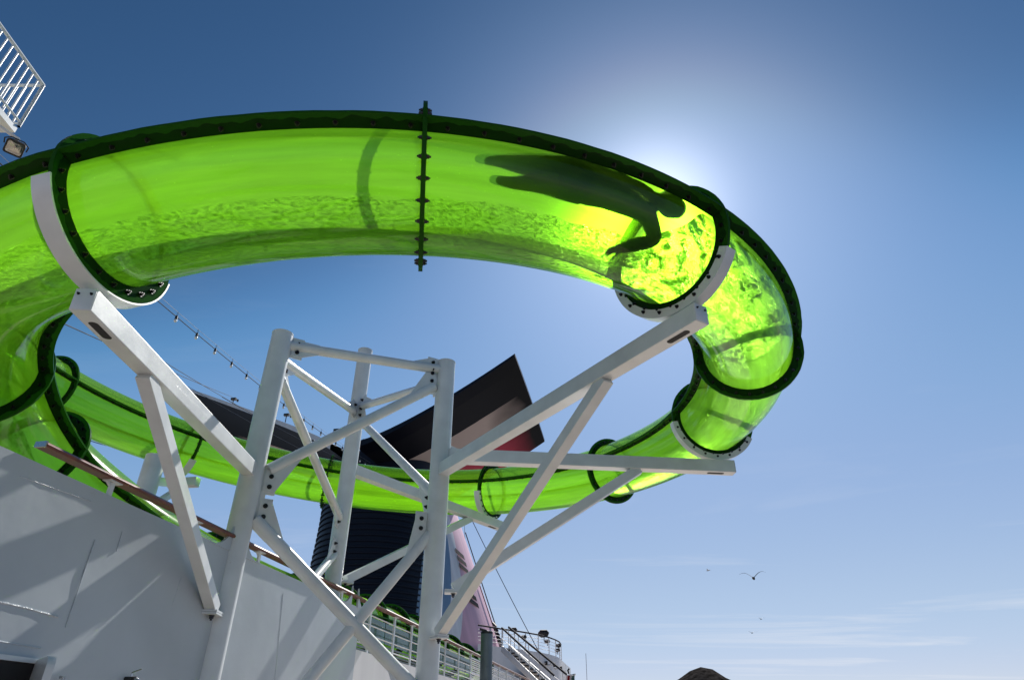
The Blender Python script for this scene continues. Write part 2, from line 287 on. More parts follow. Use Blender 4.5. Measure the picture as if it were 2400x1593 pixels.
def stripe_mat():
    """wing underside and funnel skirt: navy, white and red bands across the v coordinate"""
    m, n, l = newmat('funnel_stripes'); o = n.new('ShaderNodeOutputMaterial'); p = n.new('ShaderNodeBsdfPrincipled'); l.new(p.outputs[0], o.inputs[0])
    uv = n.new('ShaderNodeUVMap'); sp = n.new('ShaderNodeSeparateXYZ'); l.new(uv.outputs[0], sp.inputs[0])
    nz = n.new('ShaderNodeTexNoise'); nz.inputs['Scale'].default_value = 3; nz.inputs['Detail'].default_value = 6; l.new(uv.outputs[0], nz.inputs[0])
    ad = n.new('ShaderNodeMath'); ad.operation = 'MULTIPLY_ADD'; ad.inputs[1].default_value = .03; l.new(nz.outputs[0], ad.inputs[0]); l.new(sp.outputs[1], ad.inputs[2])
    cr = n.new('ShaderNodeValToRGB'); cr.color_ramp.interpolation = 'CONSTANT'; e = cr.color_ramp.elements
    e[0].position = 0; e[0].color = (.003, .004, .010, 1); e[1].position = .12; e[1].color = (.008, .009, .014, 1)
    for ps, c in ((.36, (.50, .42, .39)), (.60, (.38, .05, .08))): q = e.new(ps); q.color = (*c, 1)
    l.new(ad.outputs[0], cr.inputs[0])
    soot = n.new('ShaderNodeMapRange'); soot.inputs[1].default_value = .82; soot.inputs[2].default_value = 1.05; soot.inputs[3].default_value = 0; soot.inputs[4].default_value = 1
    ad2 = n.new('ShaderNodeMath'); ad2.operation = 'MULTIPLY_ADD'; ad2.inputs[1].default_value = .22; l.new(nz.outputs[0], ad2.inputs[0]); l.new(sp.outputs[0], ad2.inputs[2]); l.new(ad2.outputs[0], soot.inputs[0])
    mx = n.new('ShaderNodeMixRGB'); mx.inputs[2].default_value = (.008, .008, .01, 1); l.new(soot.outputs[0], mx.inputs[0]); l.new(cr.outputs[0], mx.inputs[1]); l.new(mx.outputs[0], p.inputs['Base Color'])
    p.inputs['Roughness'].default_value = .55; p.inputs['Specular IOR Level'].default_value = .03; return m
M['stripe'] = stripe_mat()
def skirt_mat():
    m, n, l = newmat('funnel_skirt_bands'); o = n.new('ShaderNodeOutputMaterial'); p = n.new('ShaderNodeBsdfPrincipled'); l.new(p.outputs[0], o.inputs[0])
    uv = n.new('ShaderNodeUVMap'); sp = n.new('ShaderNodeSeparateXYZ'); l.new(uv.outputs[0], sp.inputs[0])
    cr = n.new('ShaderNodeValToRGB'); cr.color_ramp.interpolation = 'CONSTANT'; e = cr.color_ramp.elements
    e[0].position = 0; e[0].color = (.20, .32, .48, 1); e[1].position = .33; e[1].color = (.86, .87, .88, 1); q = e.new(.40); q.color = (.76, .47, .56, 1); q = e.new(.93); q.color = (.80, .74, .78, 1)
    # the band edges sweep forward towards the foot
    sq = n.new('ShaderNodeMath'); sq.operation = 'POWER'; sq.inputs[1].default_value = 2.2; l.new(sp.outputs[1], sq.inputs[0])
    ad = n.new('ShaderNodeMath'); ad.operation = 'MULTIPLY_ADD'; ad.inputs[1].default_value = .18; l.new(sq.outputs[0], ad.inputs[0]); l.new(sp.outputs[0], ad.inputs[2]); l.new(ad.outputs[0], cr.inputs[0])
    nz = n.new('ShaderNodeTexNoise'); mp = n.new('ShaderNodeMapping'); mp.inputs['Scale'].default_value = (40, 1.5, 1); l.new(uv.outputs[0], mp.inputs[0]); l.new(mp.outputs[0], nz.inputs[0]); nz.inputs['Scale'].default_value = 1; nz.inputs['Detail'].default_value = 5
    mr = n.new('ShaderNodeMapRange'); mr.inputs[1].default_value = .3; mr.inputs[2].default_value = .7; mr.inputs[3].default_value = .8; mr.inputs[4].default_value = 1; l.new(nz.outputs[0], mr.inputs[0])
    mx = n.new('ShaderNodeMixRGB'); mx.blend_type = 'MULTIPLY'; mx.inputs[0].default_value = 1; l.new(cr.outputs[0], mx.inputs[1]); l.new(mr.outputs[0], mx.inputs[2]); l.new(mx.outputs[0], p.inputs['Base Color'])
    p.inputs['Roughness'].default_value = .4; return m
M['skirt'] = skirt_mat()

# ------------------------------------------------------------------ the setting
def struct(o): o['kind'] = 'structure'; return o
g = MB(); g.quadgrid([[Vector((x, y, -22)) for x in (-9000, 9000)] for y in (-9000, 12000)]); struct(g.build('sea', M['sea'], smooth=False))
def shp(d, s, z): p = AX * d + LAT * s; return Vector((p.x - 4.75, p.y, z))      # ship coordinates: d along, s to starboard of the bulwark
g = MB(); g.prism([shp(-40, -.2, -1.7), shp(60, -.2, -1.7), shp(60, 9, -1.7), shp(-40, 9, -1.7)], (0, 0, -.3)); struct(g.build('deck', M['deck'], smooth=False))
g = MB(); g.prism([shp(-40, -.22, .95), shp(-40, -26, .95), shp(70, -26, .95), shp(70, -.22, .95)], (0, 0, -.25)); struct(g.build('upper_deck', M['deck'], smooth=False))
# hull under the decks
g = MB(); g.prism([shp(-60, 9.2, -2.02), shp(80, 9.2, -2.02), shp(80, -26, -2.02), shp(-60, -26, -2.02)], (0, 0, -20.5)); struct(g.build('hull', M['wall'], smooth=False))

# hill on the shore
hc = onY(1642, 1561, 2400); rows = []; 
for i in range(48):
    a = 2 * math.pi * i / 48; rw = []
    for j in range(15):
        t = j / 14; r = 600 * t
        z = -22 + (hc.z + 22) * (1 - t) ** 1.05 * (1 + .0) if False else -22 + (hc.z + 22) * (math.exp(-(t * 1.55) ** 1.35) - .16 * t)
        p = Vector((hc.x + r * math.cos(a) * .9 + (30 * t * math.sin(2 * a)), hc.y + r * math.sin(a), z))
        q = noise.noise(p * .02) * 13 + noise.noise(p * .07) * 5 + noise.noise(p * .2) * 2.2; p.z += q * min(1, .25 + t * 3)
        rw.append(p)
    rows.append(rw)
g = MB(); g.quadgrid(rows, closed_u=True); struct(g.build('hill', M['hill'], angle=80))

# ------------------------------------------------------------------ the slide's centre line
PF = (-2.85002944, 9.82014047, 6.21228037, 6.06581989, 4.46433229, .469738824, .0524083638, -.0159509357, -.00666691971, -.0598791718, .0425918318, -.0207799665)
def helix(p):
    cx, cy, r, rb, h0, h1, h2, a2, b2, a3, h3, h4 = PF
    k = 1 + a2 * math.cos(3 * p) + b2 * math.sin(3 * p) + a3 * math.sin(2 * p)
    return Vector((cx + k * r * math.cos(p), cy + k * rb * math.sin(p), h0 + h1 * p + h2 * p * p + h3 * p ** 3 + h4 * p ** 4))
ctrl = [(d, helix(R_(d))) for d in range(192, -99, -4)]
ctrl[-1:] = [(-96, helix(R_(-96)))]
exitp = [(-4.35, 4.28, 3.30), (-5.05, 5.0, 3.16), (-5.5, 6.0, 3.0), (-5.58, 7.05, 2.72), (-5.32, 8.1, 2.42), (-5.0, 9.3, 2.2), (-4.68, 11.0, 2.12), (-4.25, 13.4, 2.14), (-3.8, 15.9, 2.3), (-3.28, 18.8, 2.4), (-2.58, 22.7, 2.4), (-1.9, 26.5, 2.35), (-1.3, 29.8, 2.35)]
cp = [c[1] for c in ctrl] + [Vector(p) for p in exitp]
def catmull(P, n):
    out = []
    for i in range(len(P) - 1):
        p0 = P[max(i - 1, 0)]; p1 = P[i]; p2 = P[i + 1]; p3 = P[min(i + 2, len(P) - 1)]
        for k in range(n):
            t = k / n
            out.append(.5 * ((2 * p1) + (p2 - p0) * t + (2 * p0 - 5 * p1 + 4 * p2 - p3) * t * t + (3 * p1 - p0 - 3 * p2 + p3) * t ** 3))
    return out + [P[-1].copy()]
dense = catmull(cp, 12); acc = [0]
for a, b in zip(dense, dense[1:]): acc.append(acc[-1] + (b - a).length)
def at_s(s):
    lo, hi = 0, len(acc) - 1; s = min(max(s, 0), acc[-1])
    while hi - lo > 1:
        m_ = (lo + hi) // 2
        if acc[m_] <= s: lo = m_
        else: hi = m_
    t = (s - acc[lo]) / max(1e-9, acc[hi] - acc[lo]); return dense[lo].lerp(dense[hi], t)
def frame(s):
    C = at_s(s); T = (at_s(s + .06) - at_s(s - .06)).normalized(); S = UP.cross(T).normalized(); U = T.cross(S); return C, T, S, U
def s_of(d):      # arc length at a helix angle
    P = helix(R_(d)); i = min(range(len(dense)), key=lambda i: (dense[i] - P).length_squared); return acc[i]
def s_near(P): P = Vector(P); i = min(range(len(dense)), key=lambda i: (dense[i] - P).length_squared); return acc[i]
RT, RF = .55, .68
def pol(s, a, r): C, T, S, U = frame(s); return C + r * (math.cos(a) * S + math.sin(a) * U)
J = [(168, 'far'), (137, 'far'), (107, 'far'), (67, 'far'), (32, 'far'), (-2, 'mid'), (-25, 'mid'), (-49, 'near'), (-71, 'near'), (-93, 'near')]
joints = [(0.0, 'far')] + [(s_of(d), k) for d, k in J]
joints += [(s_near((-5.3, 5.5, 3.1)), 'near'), (s_near((-5.58, 7.0, 2.73)), 'near'), (s_near((-5.0, 9.2, 2.2)), 'mid'), (s_near((-4.8, 10.4, 2.15)), 'mid')]
for yy in (13.3, 15.2, 16.9, 18.6, 20.4, 22.2, 24.2, 26.5, 29.3): joints.append((s_near((-4.2 + .18 * (yy - 13.4), yy, 2.3)), 'far'))
SEAM = (R_(7), R_(173))
slide = thing('water_slide', 'translucent bright green spiral tube slide curling round the white support tower', 'water slide', tuple(helix(R_(-71)) - Vector((0, 0, .6))))
# one bolt mesh, shared: washer, hexagonal nut, thread end (axis z, base at 0)
bb = MB(); bb.tube((0, 0, 0), (0, 0, .005), .021, n=10); bb.tube((0, 0, .005), (0, 0, .022), .015, n=6); bb.tube((0, 0, .022), (0, 0, .034), .008, n=6)
bolt_o = bb.build('bolt', M['bolt'], None, smooth=False); BOLT = bolt_o.data; bpy.data.objects.remove(bolt_o)
def bolts_joined(name, lst, parent, sc_=1.0):
    g = MB()
    for p, ax in lst:
        p = Vector(p); ax = Vector(ax).normalized(); g.tube(p, p + ax * .008 * sc_, .021 * sc_, n=8); g.tube(p + ax * .008 * sc_, p + ax * .03 * sc_, .014 * sc_, n=6)
    o = g.build(name, M['bolt'], parent, smooth=False); o['kind'] = 'stuff'; return o
NA = 40
for i in range(len(joints) - 1):
    s0, kind = joints[i]; s1 = joints[i + 1][0]; ln = s1 - s0; n = max(6, int(ln / .12)); ss = [s0 + ln * k / n for k in range(n + 1)]
    fr = [frame(s) for s in ss]
    def shell(a0, a1, name, mat, nseg):
        rows, uvs = [], []
        for k, (C, T, S, U) in enumerate(fr):
            rw, ur = [], []
            for j in range(nseg + 1):
                a = a0 + (a1 - a0) * j / nseg; rw.append(C + RT * (math.cos(a) * S + math.sin(a) * U)); ur.append((ss[k], j / nseg))
            rows.append(rw); uvs.append(ur)
        return MB().quadgrid(rows, uv=uvs).build(name, mat, slide, angle=180)
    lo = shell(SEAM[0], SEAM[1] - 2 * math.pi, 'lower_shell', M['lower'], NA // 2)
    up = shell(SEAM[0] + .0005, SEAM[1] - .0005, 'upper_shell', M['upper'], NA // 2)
    near = kind == 'near' or (i + 1 < len(joints) and joints[i + 1][1] == 'near')
    for q, a in enumerate(SEAM):
        rows, uvs = [], []
        for k, (C, T, S, U) in enumerate(fr):
            d = math.cos(a) * S + math.sin(a) * U; nn = d.cross(T).normalized(); wv = .004 * noise.noise(Vector((ss[k] * 5, q * 3, 0)))
            rw = [C + (RT - .004) * d - .012 * nn, C + (RF + wv) * d - .012 * nn, C + (RF + wv) * d + .012 * nn, C + (RT - .004) * d + .012 * nn]
            rows.append(rw); uvs.append([(ss[k], 0), (ss[k], 1), (ss[k], 1), (ss[k], 0)])
        g = MB(); g.quadgrid(rows, closed=True, uv=[u for u in uvs])
        for e in (0, n): g.f.append(tuple(range(e * 4, e * 4 + 4)))
        fl = g.build('seam_flange', M['flange'], slide, smooth=False)
        nb = max(3, int(ln / .235)); bl = []
        for k in range(nb):
            s = s0 + ln * (k + .5) / nb; C, T, S, U = frame(s); d = math.cos(a) * S + math.sin(a) * U; nn = d.cross(T).normalized()
            if nn.z > 0: nn = -nn
            bl.append((C + (RT + .045) * d + nn * .0125, nn))
        if near and (q == 0 or joints[i][0] > s_of(-94)) and i < 13:
            for p, ax in bl: inst(BOLT, 'bolt', p, ax, fl, random.random())
        else: bolts_joined('bolts', bl, fl)
for i, (s, kind) in enumerate(joints):
    C, T, S, U = frame(s); rows, uvs = [], []; na = 56
    if i == 9: T = (T - T.dot(C.normalized()) * C.normalized()).normalized(); S = UP.cross(T).normalized(); U = T.cross(S)
    for k in range(na):
        a = 2 * math.pi * k / na; d = math.cos(a) * S + math.sin(a) * U; wv = .004 * noise.noise(Vector((k * .7, i * 3.3, 0)))
        rows.append([C + (RT - .006) * d - .017 * T, C + (RF + wv) * d - .017 * T, C + (RF + wv) * d + .017 * T, C + (RT - .006) * d + .017 * T]); uvs.append([(k * .076, 0), (k * .076, 1), (k * .076, 1), (k * .076, 0)])
    uvs.append(uvs[0])
    ring = MB().quadgrid(rows, closed=True, closed_u=True, uv=uvs).build('joint_ring', M['flange'], slide, smooth=True, angle=50)
    nb = 24; bl = []
    for k in range(nb):
        a = 2 * math.pi * (k + .5) / nb; d = math.cos(a) * S + math.sin(a) * U
        if a < R_(170) and kind != 'near' and kind != 'mid' : pass
        bl.append((C + (RT + .06) * d + T * .0175, T)); bl.append((C + (RT + .06) * d - T * .0175, -T))
    if kind == 'near' and i <= 12:
        for p, ax in bl[(0 if i == 10 else 0):]:
            if (p - C).dot(ax) != 0 and (ax.dot(-C) > 0 or i == 9): inst(BOLT, 'bolt', p, ax, ring, random.random())
    else: bolts_joined('bolts', bl, ring)
# running water on the trough
def water(s0, s1, name, a0f, a1f, amp, seed, parent, mat=None, res=.035, rin=.012):
    n = int((s1 - s0) / res); m = 30; rows, uvs = [], []
    for k in range(n + 1):
        s = s0 + (s1 - s0) * k / n; C, T, S, U = frame(s); A0, A1 = a0f(s), a1f(s); rw, ur = [], []
        for j in range(m + 1):
            t = j / m; a = A0 + (A1 - A0) * t; q = Vector((s * 5, a * RT * 11, seed)); h = noise.noise(q) * .6 + noise.noise(q * 2.3) * .4
            edge = min(1, 6 * min(t, 1 - t) + .15); rr = RT - rin - (amp(s) * (.5 + .5 * h)) * edge
            rw.append(C + rr * (math.cos(a) * S + math.sin(a) * U)); ur.append((s, a * RT))
        rows.append(rw); uvs.append(ur)
    o = MB().quadgrid(rows, uv=uvs).build(name, mat or M['water'], parent, angle=180); o['kind'] = 'stuff'; return o
S_f, S_b = s_of(-62), s_of(-44)
def a0f(s):
    return R_(-52 + 14 * math.exp(-((s - s_of(-40)) / 1.0) ** 2)) + .07 * noise.noise(Vector((s * 1.4, 0, 5))) + .05 * noise.noise(Vector((s * 6, 0, 5))) + .03 * noise.noise(Vector((s * 19, 0, 5)))
def a1f(s): return R_(-146) + .08 * noise.noise(Vector((s * 2, 4, 9)))
def amp(s): return .012 + .05 * math.exp(-((s - s_of(-46)) / .55) ** 2) + .02 * math.exp(-((s - s_of(-34)) / .9) ** 2)
water(s_of(30), s_near((-5.3, 8.1, 2.45)), 'water_film', a0f, a1f, amp, 1.0, slide)
water(s_of(-32), s_of(-57), 'splash', lambda s: R_(6) + .3 * noise.noise(Vector((s * 2.5, 1, 3))) - 1.25 * max(0, (s - s_of(-50)) / (s_of(-57) - s_of(-50))), lambda s: R_(-112) + .3 * noise.noise(Vector((s * 2.2, 7, 3))), lambda s: .05, 4.0, slide, M['splash'], rin=.03)

# ------------------------------------------------------------------ support tower
tower = thing('slide_support_tower', 'white three-legged steel tower with braces and arms holding the green tube', 'support tower', (-2.2, 9.5, -1.7))
def vert(px, py, Y): return onY(px, py, Y)
Lc = onY(590, 1110, 8.0); Rc = onY(1030, 1110, 9.3); Mc = onY(818, 1095, 11.7)
Lt = onY(688, 783, Lc.y).z; Rt = onY(1037, 850, Rc.y).z; Mt = onY(847, 822, Mc.y).z
CR = .15
def column(c, top, base):
    g = MB(); g.tube((c.x, c.y, base), (c.x, c.y, top - .012), CR, n=40, cap=False); o = g.build('column', M['white'], tower)
    MB().tube((c.x, c.y, top - .012), (c.x, c.y, top), CR + .004, n=40).build('cap_plate', M['white'], o, angle=30); return o
cL = column(Lc, Lt, -1.7); cR = column(Rc, Rt, -1.7); cM = column(Mc, Mt, -1.7)
def colpt(c, py):           # point on a column's axis seen at image row py
    lo, hi = -2.0, 9.0
    for _ in range(50):
        m_ = (lo + hi) / 2; d = c.y * CT + m_ * ST; u = -c.y * ST + m_ * CT
        if 796.5 - FPX * u / d > py: lo = m_
        else: hi = m_
    return Vector((c.x, c.y, lo))
def brace(ca, pa, cb, pb, r=.075, plate=True, out=.33):
    A = colpt(ca, pa); B = colpt(cb, pb); d = (B - A).normalized(); h = Vector((d.x, d.y, 0)).normalized()
    nrm = d.cross(UP).normalized()
    if nrm.dot(-A) < 0: nrm = -nrm
    out += .12; a = A + d * (out + CR * 1.0); b = B - d * (out + CR * 1.0)
    o = MB().tube(a, b, r, n=24).build('brace', M['white'], tower)
    if plate:
        upn = nrm.cross(d).normalized()
        for P, dd, hh, q in ((A, d, h, a), (B, -d, -h, b)):
            c0 = P + hh * (CR - .01)
            # fin plate welded to the column, lap plate slotted into the brace end and bolted to it
            cB = c0 + hh * .105
            MB().prism([p_ - nrm * .008 for p_ in (c0 + UP * .17, c0 + hh * .19 + UP * .17, c0 + hh * .19 - UP * .17, c0 - UP * .17)], nrm * .016).build('gusset_plate', M['white'], o, smooth=False)
            pts = [cB + hh * .075 * sx_ + UP * .135 * sy_ for sx_ in (-1, 1) for sy_ in (-1, 1)] + [q + dd * .14 + upn * .078, q + dd * .14 - upn * .078]
            P2 = sorted(((p_ - cB).dot(hh), (p_ - cB).dot(UP), k_) for k_, p_ in enumerate(pts))
            def half(seq):
                h_ = []
                for w_ in seq:
                    while len(h_) > 1 and (h_[-1][0] - h_[-2][0]) * (w_[1] - h_[-2][1]) - (h_[-1][1] - h_[-2][1]) * (w_[0] - h_[-2][0]) <= 0: h_.pop()
                    h_.append(w_)
                return h_[:-1]
            hull = [pts[w_[2]] for w_ in half(P2) + half(P2[::-1])]
            MB().prism([p_ + nrm * .009 for p_ in hull], nrm * .014).build('splice_plate', M['white'], o, smooth=False)
            for dz in (.07, -.07): inst(BOLT, 'bolt', c0 + hh * .105 + UP * dz + nrm * .0235, nrm, o, .3, 1.5)
            # slotted end of the pipe
            MB().tube(q, q - dd * .30, r + .0035, n=24, cap=False).build('end_sleeve', M['white'], o)
    return o
brace(Lc, 808, Rc, 868, .075, out=.16)
brace(Lc, 838, Mc, 968, .07, out=.22)
brace(Rc, 893, Mc, 955, .07, out=.22)
brace(Lc, 1122, Rc, 893, .075, out=.28)
brace(Lc, 862, Mc, 1222, .07, out=.16)
brace(Mc, 975, Rc, 1168, .07, out=.2)
brace(Lc, 1192, Rc, 1640, .085, out=.22)
brace(Rc, 1232, Lc, 1990, .075, out=.2)
brace(Mc, 1290, Lc, 1680, .07, out=.2)
# welded vertical fin on the left column that carries the gussets
fA = colpt(Lc, 1095); fB = colpt(Lc, 1225); fd = Vector((Rc.x - Lc.x, Rc.y - Lc.y, 0)).normalized()
MB().prism([fA + fd * (CR - .01), fA + fd * (CR + .07), fB + fd * (CR + .07), fB + fd * (CR - .01)], fd.cross(UP) * .014).build('column_fin', M['white'], cL, smooth=False)

def slotted_end(g_dummy): pass
def arm(root, end, wd, ht, s_joint, ccol, strut=None, slot=True, sadd=(R_(-172), R_(-28))):
    root = Vector(root); end = Vector(end); X = (end - root).normalized(); Y = UP.cross(X).normalized(); Z = X.cross(Y)
    o = MB().beam(root, end, wd, ht, bev=.008).build('arm', M['white'], tower, angle=18)
    MB().beam(end, end + X * .008, wd - .004, ht - .004, bev=.006).build('end_plate', M['white'], o)
    for sy in (-.3, .3): inst(BOLT, 'bolt_hole', end + X * .006 + Y * wd * sy + Z * ht * .25, X, o, 0, .55)
    if slot:     # lightening slot in the underside
        pts = []
        c = end - X * .30 - Z * (ht / 2 + .0015)
        for k in range(20):
            a = 2 * math.pi * k / 20; cx = .10 if math.cos(a) > 0 else -.10; pts.append(c + X * (cx + .035 * math.cos(a)) + Y * .035 * math.sin(a))
        MB().prism(pts, Z * .001).build('slot_opening', M['dark'], o, smooth=False)
    # wedge bracket at the column
    if strut:
        sp, sroot = strut; sp = root + (end - root) * sp - Z * (ht / 2 - .01)
        s_ = MB().beam(Vector(sroot), sp, wd * .8, ht * .72, bev=.006).build('strut', M['white'], tower, angle=18)
        sx = (sp - Vector(sroot)).normalized(); pl = Vector(sroot)
        MB().box(pl - UP * .03, .24, .17, .022, X=Vector((sx.x, sx.y, 0))).build('foot_plate', M['white'], s_, smooth=False)
        MB().box(pl - UP * .054, .24, .17, .018, X=Vector((sx.x, sx.y, 0))).build('foot_plate', M['white'], s_, smooth=False)
        inst(BOLT, 'bolt', pl - UP * .064, -UP, s_, 0, 1.6)
        inst(BOLT, 'bolt', sp - Z * .012 - X * .04, -Z, s_, 0, .7)
    # saddle: curved L-section under the joint ring
    C, T, S, U = frame(s_joint); n = 30; rows = []; r0 = RF + .006
    tt = T; left = bool(sadd[2:])
    for k in range(n + 1):
        a = sadd[0] + (sadd[1] - sadd[0]) * k / n; d = math.cos(a) * S + math.sin(a) * U
        if left: rows.append([C + r0 * d - tt * .02, C + (r0 + .014) * d - tt * .02, C + (r0 + .014) * d + tt * .125, C + r0 * d + tt * .125])
        else: rows.append([C + (r0 - .075) * d + tt * .021, C + r0 * d + tt * .021, C + r0 * d - tt * .10, C + (r0 + .012) * d - tt * .10, C + (r0 + .012) * d + tt * .033, C + (r0 - .075) * d + tt * .033])
    g = MB(); g.quadgrid(rows, closed=True); q_ = len(rows[0]); g.f.append(tuple(range(0, q_))); g.f.append(tuple(range(n * q_, n * q_ + q_)))
    sd_ = g.build('saddle', M['white'], tower, angle=35)
    for k in range(0 if left else 8):
        a = sadd[0] + (sadd[1] - sadd[0]) * (k + .5) / 8; d = math.cos(a) * S + math.sin(a) * U; inst(BOLT, 'bolt', C + (r0 - .04) * d + tt * .0335, tt, sd_, .2, .9)
    # web plate between saddle and arm
    return o
e0 = onZ(196, 702, 2.66); r0 = colpt(Lc, 1106); dL = (e0 - r0); dL.z = 0; dL.normalize()
arm(r0 + dL * (CR - .02), e0, .15, .18, s_of(-93), cL, strut=(.74, colpt(Lc, 1436) + dL * (CR + .12)), sadd=(R_(-168), R_(-14), 1))
e2 = onZ(1643, 735, 3.24); r2 = colpt(Rc, 1105); dR = (e2 - r2); dR.z = 0; dR.normalize()
arm(r2 + dR * (CR - .02), e2, .16, .19, s_of(-49), cR, strut=(.74, colpt(Rc, 1490) + dR * (CR + .14)))
C4 = frame(s_of(-2))[0]; e4 = onZ(1718, 1096, C4.z - .83); r4 = colpt(Rc, 1068); d4 = (e4 - r4); d4.z = 0; d4.normalize()
arm(r4 + d4 * (CR - .02), e4, .17, .20, s_of(-2), cR, strut=(.66, colpt(Rc, 1378) + d4 * (CR + .14)))
C6 = frame(s_of(67))[0]; e6 = onZ(1172, 1232, C6.z - .82); r6 = colpt(Mc, 1098); d6 = (e6 - r6); d6.z = 0; d6.normalize()
arm(r6 + d6 * (CR - .02), e6, .17, .20, s_of(67), cM, strut=(.76, colpt(Mc, 1352) + d6 * (CR + .12)), sadd=(R_(-165), R_(-60)))
# tapered knee brackets where two arms meet the right column
for A_, dd in ((r4, d4), (r2, dR)):
    p0 = A_ + dd * (CR - .01) + UP * .1; q0 = dd.cross(UP).normalized()
    MB().prism([p0 - q0 * .05, p0 + dd * .22 - q0 * .05, p0 + UP * .09 - q0 * .05], q0 * .02).build('knee_plate', M['white'], cR, smooth=False)
# second post that carries the far left joint
s8 = s_of(137); C8, T8, S8, U8 = frame(s8)
pb = onY(360, 1090, 12.6)
post = thing('slide_support_post', 'short thick white post with bracket under the far left tube joint', 'support post', (pb.x, pb.y, .95))
MB().tube((pb.x, pb.y, .95), (pb.x, pb.y, C8.z - .82), .20, n=36).build('column', M['white'], post)
eb = Vector((C8.x, C8.y, C8.z - .86)); rb_ = Vector((pb.x, pb.y, C8.z - 1.35))
MB().beam(rb_, eb + (eb - rb_).normalized() * .3 - UP * .0, .16, .18).build('arm', M['white'], post)
MB().beam(rb_ - UP * .7, eb - UP * .15, .12, .12).build('strut', M['white'], post)
MB().beam(eb - LAT * .25 + UP * .0, eb + LAT * .45, .18, .2).build('cross_beam', M['white'], post)
rows = []
for k in range(25):
    a = R_(-140 + 95 * k / 24); d = math.cos(a) * S8 + math.sin(a) * U8; r0_ = RF + .006
    rows.append([C8 + r0_ * d - T8 * .08, C8 + r0_ * d + T8 * .08, C8 + (r0_ + .012) * d + T8 * .08, C8 + (r0_ + .012) * d - T8 * .08])
g = MB(); g.quadgrid(rows, closed=True); g.build('saddle', M['white'], post, angle=35)

# ------------------------------------------------------------------ bulwark, hand rail, open railing
bul = thing('ship_bulwark', 'white painted steel bulwark wall topped by a varnished teak handrail', 'wall', tuple(onW(300, 1400)))
def wp(y, z, off=0): return Vector((-4.83 + .18 * y, y, z)) + LAT * off
YE = 12.0
ys = [-8 + .25 * k for k in range(int((YE + 8) / .25) + 1)]
rows = []
for y in ys:
    rw = []
    for k in range(23):
        z = -1.7 + (1.92 + 1.7) * k / 22; bz = .006 * noise.noise(Vector((y * .9, z * 1.1, 2))) + .003 * noise.noise(Vector((y * 3, z * 3, 7)))
        rw.append(wp(y, z, .02 + bz))
    rw.append(wp(y, 1.92, -.02)); rw += [wp(y, -1.7, -.05)]
    rows.append(rw)
g = MB(); n_ = len(rows[0]); g.quadgrid(rows, closed=True); g.f.append(tuple(range(n_))); e = n_ * (len(rows) - 1); g.f.append(tuple(range(e, e + n_)))
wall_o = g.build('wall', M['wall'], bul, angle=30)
# fairings where the wall rises to meet the two columns
for c, w0 in ((Lc, .42), (Mc, .35)):
    pts = []
    for side in (-1, 1):
        arc = [(w0 * (1 - math.sin(R_(90 * k / 8))), w0 * .9 * (1 - math.cos(R_(90 * k / 8)))) for k in range(9)]
        y0 = c.y + side * CR * .9
        poly = [wp(y0, 1.90, .0)] + [wp(y0 + side * (w0 - x_) * 0 + side * x_, 1.9 + z_, .0) for x_, z_ in arc]
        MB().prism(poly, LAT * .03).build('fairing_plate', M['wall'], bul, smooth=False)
# welded seams
def seam(pts, r=.006, lumps=True):
    P = []
    for a, b in zip(pts, pts[1:]):
        n = max(2, int((Vector(b) - Vector(a)).length / .05))
        for k in range(n): P.append(Vector(a).lerp(Vector(b), k / n))
    P.append(Vector(pts[-1])); rr = [r * (1 + .5 * noise.noise(p * 9)) for p in P]
    return MB().path(P, rr, n=6).build('weld_seam', M['weld'], bul)
def wpx(px, py, off=.022): p = onW(px, py); return p + LAT * off
seam([wpx(218, 1265), wpx(190, 1345), wpx(148, 1470)], .0045); seam([wpx(40, 1115), wpx(210, 1175)], .004)
seam([wpx(-60, 1398), wpx(60, 1425), wpx(130, 1445)], .009); seam([wpx(420, 1352), wpx(395, 1430)], .004); seam([wpx(660, 1390), wpx(640, 1593)], .004)
seam([wpx(-20, 1500), wpx(90, 1518)], .006); seam([wpx(282, 1245), wpx(268, 1292)], .004)
# handrail on stanchions
YR0, YR1 = 5.0, 31.5
rail_z = 2.075
prof = [(-.055, -.022), (.055, -.022), (.062, .0), (.045, .022), (0, .03), (-.045, .022), (-.062, 0)]
rows = []
for k in range(90):
    y = YR0 + (YR1 - YR0) * k / 89; rows.append([wp(y, rail_z + b_, a_) for a_, b_ in prof])
g = MB(); g.quadgrid(rows, closed=True); m_ = len(prof); g.f.append(tuple(range(m_))); g.f.append(tuple(range(89 * m_, 90 * m_)))
g.build('handrail', M['teak'], bul, angle=50)
MB().box(wp(YR0 - .004, rail_z + .002), .02, .11, .05, X=AX).build('rail_end_cap', M['chrome'], bul, smooth=False)
for y in (5.85, 7.15, 8.55, 9.9, 11.2):
    o = MB().box(wp(y, (1.92 + rail_z - .03) / 2), .05, .025, rail_z - .03 - 1.92, X=AX).build('stanchion', M['white'], bul, smooth=False)
    MB().box(wp(y, rail_z - .027), .16, .09, .01, X=AX).build('saddle_plate', M['white'], o, smooth=False)
    MB().prism([wp(y - .025, rail_z - .035, -.012), wp(y - .085, rail_z - .035, -.012), wp(y - .025, rail_z - .075, -.012)], LAT * .02).build('corner_plate', M['white'], o, smooth=False)
